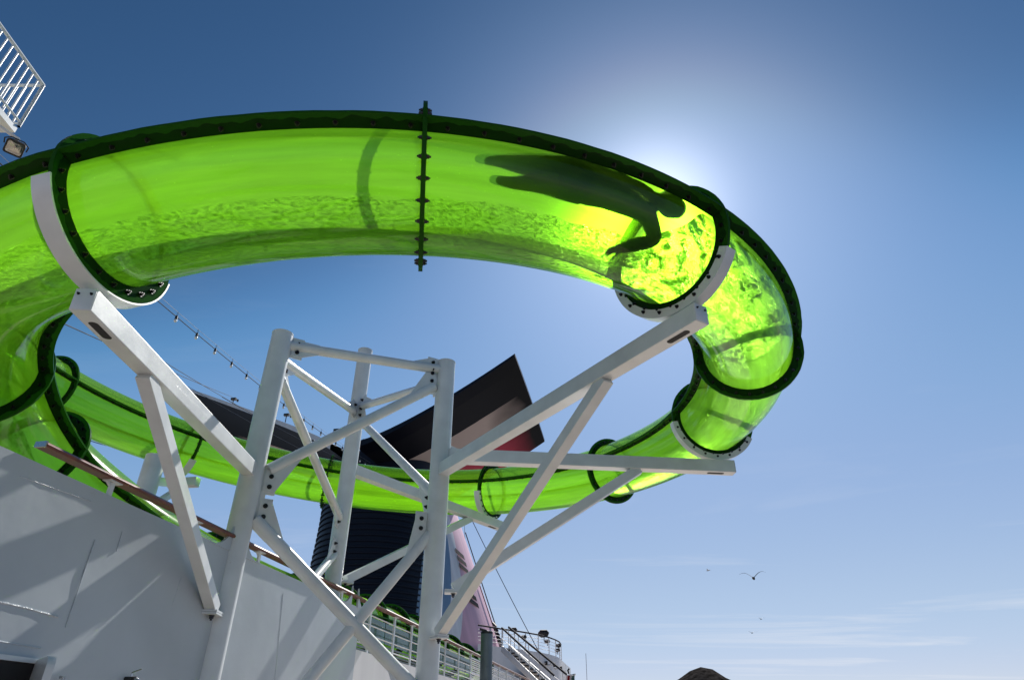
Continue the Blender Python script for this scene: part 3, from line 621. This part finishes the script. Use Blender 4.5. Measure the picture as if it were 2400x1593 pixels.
# open railing beyond the bulwark
CZ = 1.275
rl = thing('deck_railing', 'white open railing with horizontal bars on a streaked white coaming beyond the tower', 'railing', tuple(wp(12.3, CZ)))
rows = []
for y in [12.02 + .5 * k for k in range(40)]: rows.append([wp(y, -1.7, .01), wp(y, CZ - .004, .01), wp(y, CZ, -.01), wp(y, CZ, -.12), wp(y, -1.7, -.13)])
g = MB(); g.quadgrid(rows, closed=True); g.build('coaming', M['dirty'], rl, angle=30)
for y in (12.6, 13.9, 15.0, 16.35, 17.7, 19.05, 20.4, 21.75, 23.1, 24.5, 25.9, 27.3, 28.8, 30.3):
    o = MB().box(wp(y, (CZ + rail_z - .03) / 2, -.03), .075, .03, rail_z - .03 - CZ, X=AX).build('post', M['white'], rl, smooth=False)
    MB().box(wp(y, rail_z - .027, -.01), .17, .09, .01, X=AX).build('saddle_plate', M['white'], o, smooth=False)
for k in range(4):
    z = CZ + .13 + k * .165
    MB().tube(wp(12.1, z, -.03), wp(31.4, z, -.03), .013, n=8).build('bar', M['white'], rl)
# slatted wind screen behind the railing
sw = thing('slatted_screen', 'low grey horizontal slat screen behind the deck railing', 'screen', tuple(wp(13, CZ, -.5)))
for k in range(6):
    z = CZ + .02 + k * .058
    MB().box((wp(12.3, z, -.45) + wp(21.8, z, -.45)) / 2, (wp(21.8, z) - wp(12.3, z)).length, .016, .034, X=(wp(21.8, z) - wp(12.3, z))).build('slat', M['galv'], sw, smooth=False)
for y in (12.4, 14.5, 16.6, 18.7, 20.8): MB().box(wp(y, CZ + .17, -.47), .04, .03, .36, X=AX).build('post', M['galv'], sw, smooth=False)
gw = thing('glass_windscreen', 'row of teal tinted glass panes behind the deck railing above the slats', 'windscreen', tuple(wp(13, CZ + .36, -.45)))  # added sheets, their tint stands in for the shade on the tube run
for y0_, y1_ in ((12.45, 14.48), (14.52, 16.58), (16.62, 18.68), (18.72, 20.78), (20.82, 22.0)):
    MB().prism([wp(y0_, CZ + .37, -.455), wp(y1_, CZ + .37, -.455), wp(y1_, rail_z - .04, -.455), wp(y0_, rail_z - .04, -.455)], LAT * .012).build('pane', M['teal'], gw, smooth=False)
s2 = thing('louvred_fence', 'white louvred fence with many slats near the round deckhouse', 'fence', tuple(wp(22, CZ, -.5)))
for k in range(16):
    z = CZ + .02 + k * .055
    MB().box((wp(22.0, z, -.45) + wp(31, z, -.45)) / 2, (wp(31, z) - wp(22, z)).length, .02, .03, X=(wp(31, z) - wp(22, z))).build('slat', M['white'], s2, smooth=False)
for y in (22.1, 23.6, 25.1, 26.6, 28.1, 29.6, 30.9): MB().box(wp(y, CZ + .44, -.47), .05, .04, .9, X=AX).build('post', M['white'], s2, smooth=False)

# door in the bulwark: flush slab, its dark colour stands for the shade of the opening, open rounded door leaf
dpt = wpx(40, 1593, .0)
o = MB().box(wpx(30, 1585, .0) - UP * .55 - AX * .28, .82, .06, 1.30, X=AX).build('doorway', M['dark'], bul, smooth=False)
MB().box(wpx(30, 1585, .03) - UP * .55 + UP * .668 - AX * .28, .90, .04, .035, X=AX).build('lintel', M['white'], o, smooth=False)
MB().box(wpx(30, 1585, .03) - UP * .55 + AX * .15, .035, .04, 1.30, X=AX).build('jamb', M['white'], o, smooth=False)
hp = wpx(92, 1548, .04); dq = Vector((-hp.x, -hp.y, 0)).normalized(); dq = (Matrix.Rotation(R_(9), 3, 'Z') @ dq)
WD = .52; poly = [hp - UP * 1.6, hp - UP * .08] + [hp + dq * .08 * (1 - math.cos(R_(15 * k))) + UP * (-.08 + .08 * math.sin(R_(15 * k))) for k in range(1, 7)] + [hp + dq * (WD - .08 + .08 * math.sin(R_(15 * k))) + UP * (-.08 + .08 * math.cos(R_(15 * k))) for k in range(7)] + [hp + dq * WD - UP * 1.6]
d_o = MB().prism(poly, dq.cross(UP).normalized() * .055).build('door', M['white'], bul, smooth=False)
hv = wpx(128, 1586, .05)
MB().path([hv - UP * .10, hv + LAT * .03 - UP * .08, hv + LAT * .035, hv + UP * .0], .012, n=8).build('door_handle', M['chrome'], d_o)
# small water valve on the wall
vp = wpx(288, 1590, .03)
vo = thing('wall_tap', 'small dark metal tap fixed low on the white bulwark', 'tap', tuple(vp))
MB().tube(vp - LAT * .03, vp + LAT * .10, .02, n=12).build('body', M['black'], vo); MB().path([vp + LAT * .10, vp + LAT * .14 - UP * .03, vp + LAT * .14 - UP * .1], .018, n=10).build('spout', M['chrome'], vo)
MB().tube(vp + LAT * .05, vp + LAT * .05 + UP * .05, .008, n=8).build('stem', M['chrome'], vo); MB().beam(vp + LAT * .05 + UP * .05 - AX * .01, vp + LAT * .10 + UP * .085 + AX * .05, .015, .012).build('lever', M['chrome'], vo)
MB().box(vp - LAT * .028 - UP * .03 - AX * .05, .2, .01, .12, X=AX).build('back_plate', M['white'], vo, smooth=False)

# galvanised pipe beyond the railing
gp = onY(1141, 1485, 19.5)
pp = thing('vent_pipe', 'weathered grey galvanised vent pipe standing right of the tower', 'pipe', (gp.x, gp.y, -1.7))
MB().tube((gp.x, gp.y, -1.7), (gp.x, gp.y, gp.z), .165, n=32).build('pipe', M['galv'], pp)
MB().tube((gp.x, gp.y, gp.z - .0), (gp.x, gp.y, gp.z + .06), .17, .165, n=24).build('cap', M['black'], pp)
MB().box((gp.x - .1, gp.y - .1, gp.z + .09), .2, .1, .05, X=Vector((1, .2, -.25))).build('flap', M['black'], pp, smooth=False)
for dz in (.42, 1.15): MB().tube((gp.x, gp.y, gp.z - dz), (gp.x, gp.y, gp.z - dz + .02), .169, n=32).build('joint_band', M['galv'], pp)

# ------------------------------------------------------------------ funnel
FC = Vector((-8.55, 41, 0))
fun = thing('ship_funnel', 'navy winged ship funnel with ribbed drum and striped upswept wings', 'funnel', (FC.x, FC.y, .95))
def drum_r(z): return 3.55 + .45 * max(0, (11.5 - z) / 6) ** 1.4 + .0
rows = []
for k in range(12):
    z = 1 + (15.2 - 1) * k / 11; rows.append([FC + Vector((drum_r(z) * math.cos(2 * math.pi * j / 56), drum_r(z) * math.sin(2 * math.pi * j / 56), z)) for j in range(56)])
MB().quadgrid(rows, closed=True).build('drum', M['navy'], fun)
z = 4.2
while z < 13.0:
    rr = drum_r(z) + .10; rows = []
    for j in range(56):
        a = 2 * math.pi * j / 56; d = Vector((math.cos(a), math.sin(a), 0)); rows.append([FC + d * (rr - .14) + UP * (z - .02), FC + d * rr + UP * (z - .06), FC + d * rr + UP * (z + .02), FC + d * (rr - .14) + UP * (z + .08)])
    MB().quadgrid(rows, closed=True, closed_u=True).build('rib', M['navy'], fun, angle=30); z += .34
# wings: lofted slabs swept up and forward from the drum
def wing(side):
    root_n = Vector((FC.x, FC.y, 0)) - AX * 6.6 + LAT * side * .8; secs = []
    for k in range(15):
        t = k / 14; sp = side * (.8 + 9.6 * t)
        zc = 14.1 + 3.9 * (t ** (1.25 if side > 0 else .85)); yn = -6.6 - 2.0 * t ** 1.2; yf = 6.3 - 2.6 * t
        th_ = 1.5 * (1 - t) ** 1.5 + .35; lo_, hi_ = [], []
        for j in range(13):
            v = j / 12; y_ = yn + (yf - yn) * v
            bow = -.35 * math.sin(math.pi * v) * (1 - .6 * t)
            P = FC + AX * y_ + LAT * sp * (1 if side > 0 else 1 + .17 * v * t)
            lo_.append((P + UP * (zc - bow * .9), (t, v if side > 0 else v * .62))); hi_.append((P + UP * (zc + th_ * math.sin(math.pi * (.08 + .84 * v)) * .55 + .12), (t, v)))
        secs.append((lo_, hi_))
    g = MB(); g.quadgrid([[p for p, _ in s_[0]] for s_ in secs], uv=[[u for _, u in s_[0]] for s_ in secs]); o = g.build('wing', M['stripe'], fun, angle=60)
    g = MB(); g.quadgrid([[p for p, _ in s_[1]] for s_ in secs]); g.build('wing_top', M['white'] if side < 0 else M['navy'], o, angle=60)
    g = MB()
    for idx in (0, 12): g.quadgrid([[s_[0][idx][0] - UP * .0, s_[1][idx][0]] for s_ in secs])
    g.quadgrid([[secs[-1][0][j][0], secs[-1][1][j][0]] for j in range(13)]); g.build('wing_edge', M['dirty'] if side < 0 else M['navy'], o, angle=60)
    return o
wing(1); wl = wing(-1)
wl['label'] = 'left wing with a pale upper edge'
# red and white skirt right of the drum
rows, uvs = [], []; KC = FC + LAT * 2.2 + AX * 3.0
def skp(u, z): t = (z - 3.4) / 11.2; rx = 5.7 - 4.3 * t; a = R_(-85 + 150 * u); return KC + LAT * rx * math.cos(a) + AX * (5.4 - 1.8 * t) * math.sin(a) + UP * z
for k in range(13):
    t = k / 12; rows.append([skp(j / 40, 3.4 + 11.2 * t) for j in range(41)]); uvs.append([(j / 40, 1 - t) for j in range(41)])
sk = MB().quadgrid(rows, uv=uvs).build('skirt', M['skirt'], fun, angle=80)
for z0 in (9.6, 9.15, 8.7, 7.1, 6.7):
    q = [skp(u, z0 + dz - (u - .4) * 4.5) + LAT * .05 - AX * .05 for u, dz in ((.36, 0), (.43, 0), (.43, .27), (.36, .27))]
    MB().prism(q, LAT * .02).build('vent_slot', M['dark'], sk, smooth=False)
MB().path([skp(.70, 4 + .8 * k) + LAT * .18 for k in range(11)], .035, n=6).build('ladder_rail', M['black'], fun)
MB().path([skp(.52, 3.9 + .6 * k) + LAT * .12 for k in range(8)], .03, n=6).build('pipe', M['black'], fun)
for k in range(5): MB().path([skp(.52, 4.6 + .25 * k) + LAT * .15 + AX * random.uniform(-.3, .3), skp(.515, 4.7 + .25 * k) + LAT * .3, skp(.52, 4.9 + .25 * k) + LAT * .15], .09, n=5).build('pipe_bracket', M['black'], fun)
# floodlights on the wing's upper edge
for (px, py) in ((548, 925), (672, 962), (789, 998), (857, 1022)):
    p = onY(px, py + 10, 36.5 if px < 700 else 35)
    lt = thing('funnel_lamp', f'small dark floodlight on the funnel wing edge, ' + {548: 'leftmost', 672: 'second from left', 789: 'third from left', 857: 'rightmost'}[px], 'lamp', tuple(p), 'lamps on the funnel wing')
    MB().box(p, .34, .2, .16, X=LAT, bev=.03).build('housing', M['black'], lt); MB().tube(p - UP * .5, p, .03, n=6).build('stem', M['black'], lt); MB().tube(p + LAT * .3 - UP * .2, p + LAT * .3 - UP * .06, .06, n=8).build('eye', M['black'], lt)

# ------------------------------------------------------------------ round deckhouse, stair, flag
dz_, rz_ = 4.35, 5.3
edge = [onZ(px, py, dz_) for px, py in ((1120, 1508), (1150, 1512), (1178, 1516), (1206, 1519), (1232, 1522.5), (1262, 1527), (1287, 1532), (1303, 1537), (1312, 1541), (1316, 1546))]
dh = thing('round_deckhouse', 'white rounded deckhouse with railed roof at the lower right of the tower', 'deckhouse', (edge[4].x, edge[4].y, -1.7))
back = [edge[-1] + AX * 6, edge[0] + AX * 14]
MB().prism([Vector((p.x, p.y, -1.7)) for p in edge + back], (0, 0, dz_ + 1.7)).build('wall', M['dirty'], dh, angle=40)
for k in range(5):
    MB().path([p + UP * (.95 if k == 4 else .2 + .18 * k) for p in edge], .045 if k == 4 else .014, n=6).build('top_rail' if k == 4 else 'bar', M['cable'] if k == 4 else M['dirty'], dh)
for i in (1, 2, 3, 4, 5, 6, 7, 8, 9):
    for f_ in ((0,) if i < 6 else (0,)): MB().tube(edge[i], edge[i] + UP * .93, .03, n=6).build('rail_post', M['white'], dh)
for px, y0, y1 in ((1244, 1571, 1620), (1272, 1568, 1620), (1292, 1566, 1620)):
    q = [onZ(px, 1590, 2.0)]
pa = [onY(px, 1566 + (px - 1230) * .06, edge[5].y + (px - 1262) * .07 - .06) for px in (1228, 1244, 1262, 1285, 1302)]
for a, b, mt in zip(pa, pa[1:], ('dark', 'dark', 'bluepanel', 'bluepanel')): MB().prism([a, b, b - UP * 2.2, a - UP * 2.2], -AX * .04).build('window_panel', M[mt], dh, smooth=False)
for px, py, r in ((1278, 1553, .0), (1296, 1557, .2), (1312, 1565, .1)):
    p = onY(px, py, edge[6].y - .5); MB().tube(p, p - LAT * 1.2 * (1 if px < 1290 else .3), .05, n=8).build('tube_lamp', M['white'], dh); MB().tube(p - UP * .0 + LAT * .02, p + LAT * .14, .12, n=10).build('lamp_head', M['black'], dh)
for k, (px, py, big, lab) in enumerate(((1205, 1477, .16, 'small round black lamp on the roof rail of the deckhouse, leftmost'), (1275, 1486, .30, 'large black searchlight on the roof rail of the deckhouse'), (1228, 1494, .15, 'black speaker on a roof rail post below the left lamp'), (1283, 1504, .16, 'black speaker on a roof rail post below the searchlight'), (1309, 1514, .16, 'upper black lamp at the right end of the roof rail'), (1307, 1525, .15, 'lower black lamp at the right end of the roof rail'))):
    p = onY(px, py, edge[min(9, max(2, int((px - 1150) / 18)))].y)
    t_ = thing('rail_lamp', lab, 'lamp', tuple(p - UP * big), 'lamps along the deckhouse roof rail')
    g = MB(); g.path([p - LAT * big * 1.2 + UP * .02, p - LAT * big * .6 + UP * .05, p + LAT * big * .5 + UP * .06, p + LAT * big * .9], [big * .35, big * .8, big * .75, big * .45], n=10); g.build('housing', M['black'], t_)
    MB().tube(p - UP * big * 1.3, p, .03, n=6).build('stem', M['galv'], t_)
# stair going down to the right
st = thing('deck_stair', 'white stair with dark treads and teak handrails beside the round deckhouse', 'stair', tuple(onY(1240, 1640, 34)))
t0, t1 = onY(1176, 1519, 37), onY(1300, 1640, 33); u0, u1 = onY(1192, 1519, 37.3), onY(1330, 1640, 33.3)
MB().beam(t0, t1, .05, .30).build('stringer', M['dirty'], st); MB().beam(u0, u1, .06, .42).build('stringer', M['dirty'], st)
for k in range(15):
    t = (k + .5) / 15; a = t0.lerp(t1, t); b = u0.lerp(u1, t); MB().beam(a, b, .28, .05, bev=.004).build('tread', M['dark'], st)
for a0_, a1_, hh in ((t0, t1, 1.0), (u0, u1, 1.05)):
    MB().path([a0_ + UP * hh + AX * .9, a0_ + UP * hh, a1_ + UP * hh], .05, n=6).build('handrail', M['cable'], st)
    for q in (.5,): MB().tube(a0_ + UP * hh * q, a1_ + UP * hh * q, .014, n=6).build('bar', M['dirty'], st)
    for k in range(6): p = a0_.lerp(a1_, k / 5.3); MB().tube(p, p + UP * hh, .02, n=6).build('rail_post', M['dirty'], st)
# awning and flag on the right of the deckhouse
aw = onY(1320, 1582, 50)
an = thing('small_awning', 'small white awning right of the round deckhouse', 'awning', tuple(aw - UP * 2))
MB().prism([onY(1318, 1583, 50), onY(1349, 1577, 50), onY(1349, 1580, 51), onY(1319, 1588, 51.5)], (0, 0, -.06)).build('roof', M['white'], an, smooth=False)
MB().tube(onY(1324, 1583, 50), onY(1324, 1583, 50) - UP * 3, .04, n=6).build('pole', M['galv'], an); MB().tube(onY(1345, 1578, 50), onY(1345, 1578, 50) - UP * 3, .04, n=6).build('pole', M['galv'], an)
for px in (1324, 1333): MB().path([onY(px, 1578, 50), onY(px - 2, 1570, 50), onY(px + 1, 1566, 50)], .06, n=5).build('fitting', M['black'], an)
fg = thing('hanging_flag', 'red white and green flag hanging under the small awning', 'flag', tuple(onY(1335, 1593, 50)))
for x0_, x1_, mt in ((1330, 1336, 'flagr'), (1336, 1341, 'flagw'), (1341, 1347, 'flagg')):
    rows = [[onY(x0_ + (x1_ - x0_) * k / 4 - j * .25, 1582 + j * 3, 50 + .12 * math.sin(k * 1.6 + x0_)) for k in range(5)] for j in range(8)]
    MB().quadgrid(rows).build('cloth_band', M[mt], fg)

# ------------------------------------------------------------------ upper left platform with floodlight
pf0 = onY(38, 306, 6.75)     # outer near corner of the platform floor
pf = thing('mast_platform', 'white railed lookout platform high at the upper left edge', 'platform', tuple(pf0))
Pd = (onZ(2, 262, pf0.z) - pf0); Pd.z = 0; PA = Pd.normalized(); PB = Vector((PA.y, -PA.x, 0)); PB = PB if PB.y > 0 else -PB
# PA runs along the near edge to the left, PB away from the viewer
MB().box(pf0 + PA * 1.6 + PB * .55, 3.2, 1.1, .10, X=PA).build('floor', M['white'], pf, smooth=False)
MB().box(pf0 + PA * 1.6 + PB * .55 - UP * .12, 3.0, .12, .14, X=PA).build('floor_beam', M['white'], pf, smooth=False)
def prail(a, b, n, nm=None):
    MB().tube(a + UP * 1.05, b + UP * 1.05, .028, n=10).build('top_rail', M['white'], pf); MB().tube(a + UP * .12, b + UP * .12, .018, n=8).build('bottom_rail', M['white'], pf)
    for k in range(n + 1):
        p = a.lerp(b, k / n); MB().tube(p + UP * .04, p + UP * 1.05, .013 if 0 < k < n else .026, n=8).build('baluster', M['white'], pf)
c00 = pf0 + UP * .05; c10 = pf0 + PA * 3.2 + UP * .05; c01 = pf0 + PB * 1.1 + UP * .05; c11 = c10 + PB * 1.1
prail(c00, c10, 26); prail(c00, c01, 8); prail(c01, c11, 26)
fp = onY(34, 347, 6.6)
fl = thing('floodlight', 'square black framed floodlight hanging under the upper left platform', 'floodlight', tuple(fp))
fn = (-fp).normalized() * .6 + Vector((.12, -.2, -.75)); fn.normalize(); fx = fn.cross(UP).normalized(); fy = fx.cross(fn).normalized()
def rrect(w_, h_, r_, o_):
    out = []
    for (cx_, cy_, a0_) in ((w_ - r_, h_ - r_, 0), (-w_ + r_, h_ - r_, 90), (-w_ + r_, -h_ + r_, 180), (w_ - r_, -h_ + r_, 270)):
        for t in (0, 30, 60, 90): a = R_(a0_ + t); out.append(fp + fx * (cx_ + r_ * math.cos(a)) + fy * (cy_ + r_ * math.sin(a)) + fn * o_)
    return out
g = MB(); g.quadgrid([rrect(.07, .06, .04, -.15), rrect(.115, .11, .04, -.05), rrect(.12, .115, .035, 0), rrect(.12, .115, .035, .02), rrect(.098, .093, .03, .02), rrect(.098, .093, .03, .008)], closed=True); g.f.append(tuple(range(16))); g.build('housing', M['black'], fl, angle=35)
g = MB(); g.quadgrid([rrect(.097, .092, .03, .006), rrect(.07, .065, .02, -.03), rrect(.02, .02, .01, -.05)], closed=True); g.build('reflector', M['lens'], fl, angle=20)
g = MB(); g.v = [tuple(p) for p in rrect(.097, .092, .03, .012)]; g.f = [tuple(range(16))]; g.build('glass', M['glass'], fl, smooth=False)
MB().path([fp - fx * .14 + fn * -.04, fp - fx * .15 + fy * .09, fp - fx * .08 + fy * .145, fp + fx * .08 + fy * .145, fp + fx * .15 + fy * .09, fp + fx * .14 - fn * .04], .010, n=6).build('yoke', M['black'], fl)
tp = pf0 + PA * .35 + PB * .2 - UP * .1
MB().beam(fp + fy * .12 - fn * .08, tp, .05, .04).build('bracket', M['white'], fl)

# ------------------------------------------------------------------ festoon lights and wires
def project(P): d = P.y * CT + P.z * ST; u = -P.y * ST + P.z * CT; return 1200 + FPX * P.x / d, 796.5 - FPX * u / d
A = onY(-60, 330, 7.2); B = onY(868, 1090, 34.0)
fs = thing('festoon_light_string', 'string of small frosted bulbs slung from the upper left to the funnel', 'string lights', tuple(A))
def cat(a, b, sag, t): return a.lerp(b, t) - UP * sag * 4 * t * (1 - t)
SAG = .35
MB().path([cat(A, B, SAG, k / 120) for k in range(121)], .011, n=6).build('cable', M['cable'], fs)
MB().path([cat(A, B, SAG, k / 60) + UP * .14 for k in range(61)], .005, n=5).build('support_wire', M['wire'], fs)
Lw = (B - A).length; nl = int(Lw / 1.05)
for k in range(1, nl):
    t = k / nl; p = cat(A, B, SAG, t)
    sk_ = MB(); sk_.tube(p + UP * .03, p - UP * .07, .03, .036, n=10); so_ = sk_.build('lamp_socket', M['black'], fs)
    MB().path([p + UP * .02 - LAT * .014, p + UP * .13 - LAT * .014, p + UP * .15, p + UP * .13 + LAT * .014, p + UP * .02 + LAT * .014], .004, n=5).build('hook', M['black'], so_)
    MB().path([p - UP * .07, p - UP * .10, p - UP * .14, p - UP * .165], [.02, .04, .037, .01], n=10).build('bulb', M['bulb'], so_)
def wire(nm, a, b, sag, r, lab, mat='cable'):
    o = MB().path([cat(a, b, sag, k / 40) for k in range(41)], r, n=5).build(nm, M[mat], None); return tag(o, lab, 'cable')
wire('stay_wire', onY(120, 745, 10.5), onY(545, 930, 36), .05, .012, 'thin dark stay wire from the green tube to the left funnel wing')
wire('stay_wire', onY(290, 790, 16), onY(620, 985, 38), .05, .012, 'thin dark stay wire crossing above the left funnel wing')
wire('guy_wire', onY(440, 905, 30), onY(800, 1100, 33), .1, .012, 'pale thin wire running across the dark left funnel wing', 'wire')
wire('guy_wire', onY(520, 930, 31), onY(820, 1085, 34), .1, .012, 'upper pale wire across the dark left funnel wing', 'wire')
wire('signal_line', onY(205, 1030, 20), onY(285, 1052, 19), .02, .012, 'short dark line seen through the gap under the far left tube')
wire('beaded_line', onY(1108, 1222, 40), onY(1265, 1530, 42), .1, .022, 'long dark dotted line slanting down to the deckhouse roof rail')
wire('aerial_wire', onY(1088, 1215, 46), onY(1092, 1330, 46), .0, .015, 'thin vertical aerial wire right of the funnel skirt')
wire('whip_aerial', onY(1373, 1530, 60), onY(1376, 1600, 60), .0, .02, 'faint thin whip aerial far right of the deckhouse', 'wire')

# ------------------------------------------------------------------ gulls
def gull(px, py, Y, span, lab, mat, flap, yaw):
    p = onY(px, py, Y); t = thing('gull', lab, 'bird', tuple(p), 'gulls in the sky'); q = Vector((math.cos(yaw), math.sin(yaw), 0)); f_ = Vector((-q.y, q.x, 0))
    MB().path([p - f_ * span * .24, p - f_ * span * .14, p, p + f_ * span * .13, p + f_ * span * .19, p + f_ * span * .26], [span * .01, span * .035, span * .055, span * .045, span * .035, span * .006], n=10).build('body', M[mat], t)
    for s_ in (-1, 1):
        rows = []
        for k in range(9):
            u = k / 8; c = span * (.13 - .11 * u ** 1.3); z_ = span * flap * (math.sin(u * 2.2) * .26 - .06 * u); sw_ = span * (.05 * math.sin(u * 3) - .12 * u * u)
            b_ = p + q * s_ * span * .5 * u + f_ * sw_ + UP * z_
            rows.append([b_ + f_ * c * .5, b_ + UP * span * .014 * (1 - u), b_ - f_ * c * .5, b_ - UP * span * .006 * (1 - u)])
        MB().quadgrid(rows, closed=True).build('wing', M[mat], t)
gull(1766, 1354, 30, 1.15, 'largest dark gull gliding with spread wings right of the slide', 'bird', 1.0, R_(-25))
gull(1660, 1336, 60, .8, 'tiny pale gull left of the largest gull', 'gull', .6, R_(50))
gull(1784, 1450, 90, 1.0, 'tiny faint gull below the largest gull, upper of the lower two', 'gull', .8, R_(10))
gull(1763, 1482, 80, 1.2, 'tiny faint gull just above the hill, lowest of all', 'gull', .5, R_(0))

# ------------------------------------------------------------------ the rider, feet first on the back inside the tube
def rp(deg, a, r): return pol(s_of_f(deg), R_(a), r)
def s_of_f(d):
    d0 = math.floor(d); return s_of(d0) + (s_of(d0 + 1) - s_of(d0)) * (d - d0)
rider = thing('person', 'dark backlit rider in shorts lying feet first inside the green tube', 'person', tuple(rp(-60, -40, .5)))
sk = {   # joint: (helix angle, angle round the tube, radius from the tube axis, skin radius)
 'pelvis': (-60.0, 0, .365, .16), 'waist': (-58.2, 3, .36, .155), 'chest': (-55.9, 6, .34, .185), 'neck': (-53.6, 18, .38, .07), 'head': (-52.2, 24, .385, .10), 'crown': (-51.4, 27, .385, .08),
 'hipl': (-61.2, 12, .39, .12), 'kneel': (-64.3, 8, .36, .088), 'anklel': (-66.4, -6, .44, .05), 'toel': (-67.2, 6, .34, .034),
 'hipr': (-60.9, -17, .40, .12), 'kneer': (-63.6, -20, .41, .088), 'ankler': (-65.5, -29, .455, .05), 'toer': (-66.6, -24, .37, .034),
 'shl': (-54.4, 28, .38, .075), 'elbl': (-56.8, 30, .42, .055), 'wrl': (-58.8, 26, .42, .04), 'hal': (-59.6, 24, .42, .042),
 'shr': (-55.0, -22, .42, .075), 'elbr': (-54.1, -46, .45, .078), 'wrr': (-56.0, -60, .465, .062), 'har': (-56.9, -69, .46, .072)}
ed = [('pelvis', 'waist'), ('waist', 'chest'), ('chest', 'neck'), ('neck', 'head'), ('head', 'crown'), ('pelvis', 'hipl'), ('hipl', 'kneel'), ('kneel', 'anklel'), ('anklel', 'toel'), ('pelvis', 'hipr'), ('hipr', 'kneer'), ('kneer', 'ankler'), ('ankler', 'toer'),
      ('chest', 'shl'), ('shl', 'elbl'), ('elbl', 'wrl'), ('wrl', 'hal'), ('chest', 'shr'), ('shr', 'elbr'), ('elbr', 'wrr'), ('wrr', 'har')]
names = list(sk); base = root_loc(rider)
W3 = {k: rp(v[0], v[1], v[2]) for k, v in sk.items()}
verts = [W3[k] - base for k in names]; edges = [(names.index(a), names.index(b)) for a, b in ed]; rad = [sk[k][3] for k in names]
# five fingers per hand, as short chains from the palm
for h, wr in (('hal', 'wrl'), ('har', 'wrr')):
    d = (W3[h] - W3[wr]).normalized(); s_ = d.cross(UP).normalized(); n_ = s_.cross(d).normalized(); hi = names.index(h)
    for q, (off, ln_) in enumerate(((-.032, .075), (-.011, .088), (.011, .084), (.032, .066), (.05, .045))):
        b0 = len(verts); p0 = W3[h] - base; dd = d if q < 4 else (d * .5 + s_).normalized()
        verts += [p0 + s_ * off + d * (.03 if q < 4 else -.01), p0 + s_ * off * 1.15 + dd * (.03 + ln_ * .55) - n_ * .008, p0 + s_ * off * 1.2 + dd * (.03 + ln_) - n_ * .022]; rad += [.010, .009, .007]
        edges += [(hi, b0), (b0, b0 + 1), (b0 + 1, b0 + 2)]
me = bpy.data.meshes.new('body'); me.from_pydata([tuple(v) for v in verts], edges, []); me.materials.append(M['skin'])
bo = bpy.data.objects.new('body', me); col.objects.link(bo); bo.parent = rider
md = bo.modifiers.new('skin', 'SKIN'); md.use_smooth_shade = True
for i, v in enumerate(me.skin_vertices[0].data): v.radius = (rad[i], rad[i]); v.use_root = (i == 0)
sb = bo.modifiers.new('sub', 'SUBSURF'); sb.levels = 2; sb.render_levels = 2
# shorts, hair
g = MB()
for sd_ in ('l', 'r'):
    a, b = W3['hip' + sd_], W3['knee' + sd_]; c = W3['pelvis']
    g.path([c.lerp(W3['waist'], .4), c.lerp(a, .5), a, a.lerp(b, .35), a.lerp(b, .62)], [.138, .135, .122, .108, .098], n=16, cap=False)
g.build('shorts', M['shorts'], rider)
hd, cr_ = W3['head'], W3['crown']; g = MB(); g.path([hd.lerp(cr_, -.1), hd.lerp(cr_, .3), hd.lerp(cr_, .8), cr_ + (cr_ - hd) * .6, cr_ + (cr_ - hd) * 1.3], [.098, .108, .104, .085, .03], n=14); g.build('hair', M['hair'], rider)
